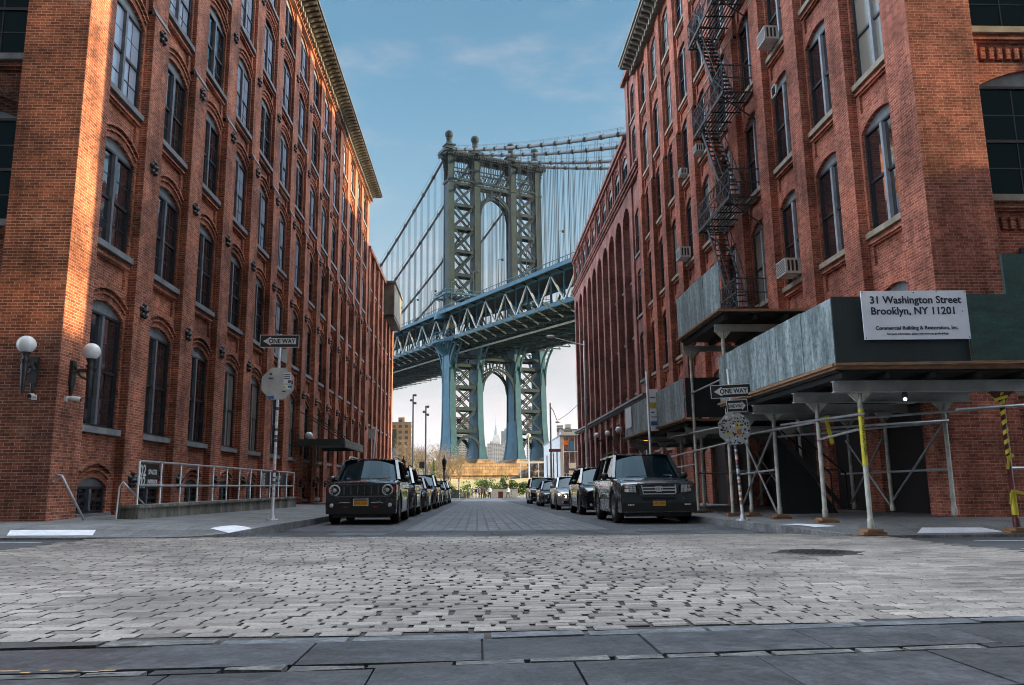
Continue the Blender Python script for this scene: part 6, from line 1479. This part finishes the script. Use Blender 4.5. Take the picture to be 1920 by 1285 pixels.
# pale end wall with tall slots, then the glazed front facing up the street
for y0, y1 in ((90, 92.5), (94.0, 97.0), (98.5, 101), (102.6, 106), (107.6, 112)): b.face([(9.25, y0, pz0), (9.25, y1, pz0), (9.25, y1, 4.0), (9.25, y0, 4.0)])
b.face([(9.25, 90, 4.0), (9.25, 112, 4.0), (9.25, 112, 5.45), (9.25, 90, 5.45)]); b.box(9.26, 9.62, 89.8, 90.0, pz0, 5.45); b.box(9.26, 16, 111.8, 112, pz0, 5.4); b.mt('frame_dark').box(9.32, 9.36, 90, 112, pz0, 4.0); b.mt('stone_grey').box(9.2, 16.2, 89.7, 112.2, 5.46, 5.6); b.build('wall', pv)
MB().mt('glass_lobby').box(9.62, 16, 90.05, 90.1, pz0, 5.4).build('glass_front', pv)
b = MB().mt('camera_white')
for x in (9.63, 10.25, 10.9, 11.55, 12.2, 13.0): b.box(x, x+.06, 89.95, 90.04, pz0, 5.4)
for z in (1.3, 3.7): b.box(9.62, 16, 89.94, 90.03, z, z+.07)
for x in (9.9, 10.55, 11.2, 11.9): b.box(x, x+.04, 89.96, 90.04, pz0, 1.3)
b.build('mullions', pv); MB().mt('sticker_blue').box(10.35, 10.85, 89.9, 89.93, 3.85, 4.9).build('poster', pv); MB().mt('sticker_orange').box(9.7, 10.15, 89.9, 89.93, 4.5, 5.0).build('poster', pv)
o = MB().mt('camera_white').box(10.2, 11.0, 89.8, 89.85, 1.2, 2.5).build('park_sign', pv); lettering('PARK', .33, 'sign_black', o, facing(10.6, 89.79, 1.75), bold=.03)
# ------------------------------------------------------------------ the skyline across the river
def flatmat(name, a, c2, win, fw, fh, ms=.35):
    """masonry with a regular grid of window openings"""
    m, N, L, P = nodes(name); v = wallvec(N, L); t = N.new('ShaderNodeTexBrick'); t.offset = 0; L.new(v, t.inputs['Vector'])
    t.inputs['Color1'].default_value = (*win, 1); t.inputs['Color2'].default_value = tuple(x*1.6 for x in win)+(1,); t.inputs['Mortar'].default_value = (*a, 1); t.inputs['Scale'].default_value = 1
    t.inputs['Mortar Size'].default_value = ms; t.inputs['Brick Width'].default_value = fw; t.inputs['Row Height'].default_value = fh; t.inputs['Mortar Smooth'].default_value = 0
    c = mix(N, L, t.outputs[0], ramp(N, L, noise(N, L, coords(N, L), .06, 3), (.3, (.85,)*3), (.7, (1.1,)*3)), 1., 'MULTIPLY'); L.new(c, P.inputs['Base Color']); P.inputs['Roughness'].default_value = .8
flatmat('tower_brick', (.30, .19, .12), None, (.05, .045, .045), 3.2, 3.0, .75); flatmat('tower_stone', (.34, .34, .34), None, (.07, .08, .09), 6, 4, 1.1); flatmat('tower_banded', (.36, .28, .25), None, (.05, .05, .06), 60, 3.6, .9); flatmat('tower_glass', (.15, .19, .22), None, (.06, .09, .11), 5, 4, .5); flatmat('tower_pale', (.46, .45, .43), None, (.09, .09, .1), 5, 3.5, .8)
def at(px, D): return (px-895)/1500*D
def tower(px0, px1, ytop, D, m, label, nm='apartment_tower', cap=True, depth=None, grp='far buildings across the river'):
    x0, x1 = at(px0, D), at(px1, D); zt = (912-ytop)/1500*D*1.03; o = tag(empty(nm, ((x0+x1)/2, D, -4)), label, 'building', grp); w_ = (x1-x0)/2; d = depth or (x1-x0)
    b = MB().mt(m).box(-w_, w_, 0, d, 0, zt+4); b.mt('stone_grey').box(-w_*1.01, w_*1.01, -.01*d, d*1.01, zt+4, zt+4+max(.6, .008*zt)); b.build('walls', o)
    if cap: MB().mt(m).box(-w_*.4, w_*.25, d*.2, d*.7, zt+4, zt+4+zt*.05+1.5).build('roof_hut', o)
    return o
o = tower(737, 773, 797, 420, 'tower_brick', 'tan brick tower block with a green and blue banner left of the floodlight poles'); 
MB().mt('plywood_green').box(-5.0, -2.6, -.3, -.1, 24, 34).build('banner', o); MB().mt('sticker_blue').box(-5.0, -2.6, -.3, -.1, 12, 24).build('banner', o)
tower(857, 883, 788, 1500, 'tower_banded', 'brown banded tower seen between the two left tower legs'); tower(861, 872, 800, 1300, 'tower_stone', 'grey slab before the brown banded tower'); tower(988, 1008, 776, 1600, 'tower_banded', 'brown banded tower seen between the two right tower legs'); tower(880, 894, 815, 1900, 'tower_stone', 'grey block just left of the arch', cap=False)
tower(940, 961, 814, 2600, 'tower_glass', 'blue grey office block right behind the spire tower'); tower(924, 945, 838, 2200, 'tower_pale', 'pale white block below the spire tower'); tower(943, 957, 834, 2100, 'tower_pale', 'white slab right of the pale block'); tower(914, 930, 836, 2300, 'tower_stone', 'grey office block left below the spire tower'); tower(898, 915, 842, 2400, 'tower_pale', 'low pale block at the left side of the arch', cap=False)
tower(895, 990, 862, 2900, 'tower_stone', 'long low waterfront block at the far shore', cap=False, depth=60); tower(780, 850, 868, 2600, 'tower_pale', 'long low pale block far behind the bare trees', cap=False, depth=60)
tower(1052, 1083, 813, 330, 'tower_pale', 'pale block with balconies above the park pavilion'); tower(1045, 1056, 806, 380, 'tower_stone', 'grey stair tower left of the block with balconies', cap=False); tower(783, 800, 850, 1700, 'tower_pale', 'pale distant block between the floodlight poles', cap=False)
es = tag(empty('spire_skyscraper', (at(930.5, 5000), 5000, -4)), 'grey stepped skyscraper with a tall spire framed by the lower arch', 'skyscraper'); b = MB().mt('tower_stone')
for hw, z0, z1 in ((48, 0, 90), (34, 90, 200), (29, 200, 262), (24, 262, 300), (17, 300, 322)): b.box(-hw, hw, 0, hw*1.4, z0, z1)
b.build('shaft', es); MB().mt('tower_glass').lathe((0, 22, 322), [(12, 0), (11, 20), (8, 42), (5, 60), (2.2, 64), (1.8, 95), (1.0, 100), (.6, 130), (.2, 138)], 12).build('spire', es)

# ------------------------------------------------------------------ the air between here and the far shore
def haze():
    m = bpy.data.materials.new('air'); m.use_nodes = True; M['air'] = m; nt = m.node_tree
    for n in list(nt.nodes):
        if n.type != 'OUTPUT_MATERIAL': nt.nodes.remove(n)
    v = nt.nodes.new('ShaderNodeVolumePrincipled'); v.inputs['Density'].default_value = HAZE; v.inputs['Color'].default_value = (.92, .95, 1, 1); v.inputs['Anisotropy'].default_value = .2
    nt.links.new(v.outputs[0], [n for n in nt.nodes if n.type == 'OUTPUT_MATERIAL'][0].inputs['Volume'])
    struct(MB().mt('air').box(-4200, 4200, -62, 9100, -9, 460).build('haze'), 'stuff')
HAZE = .000035
haze()
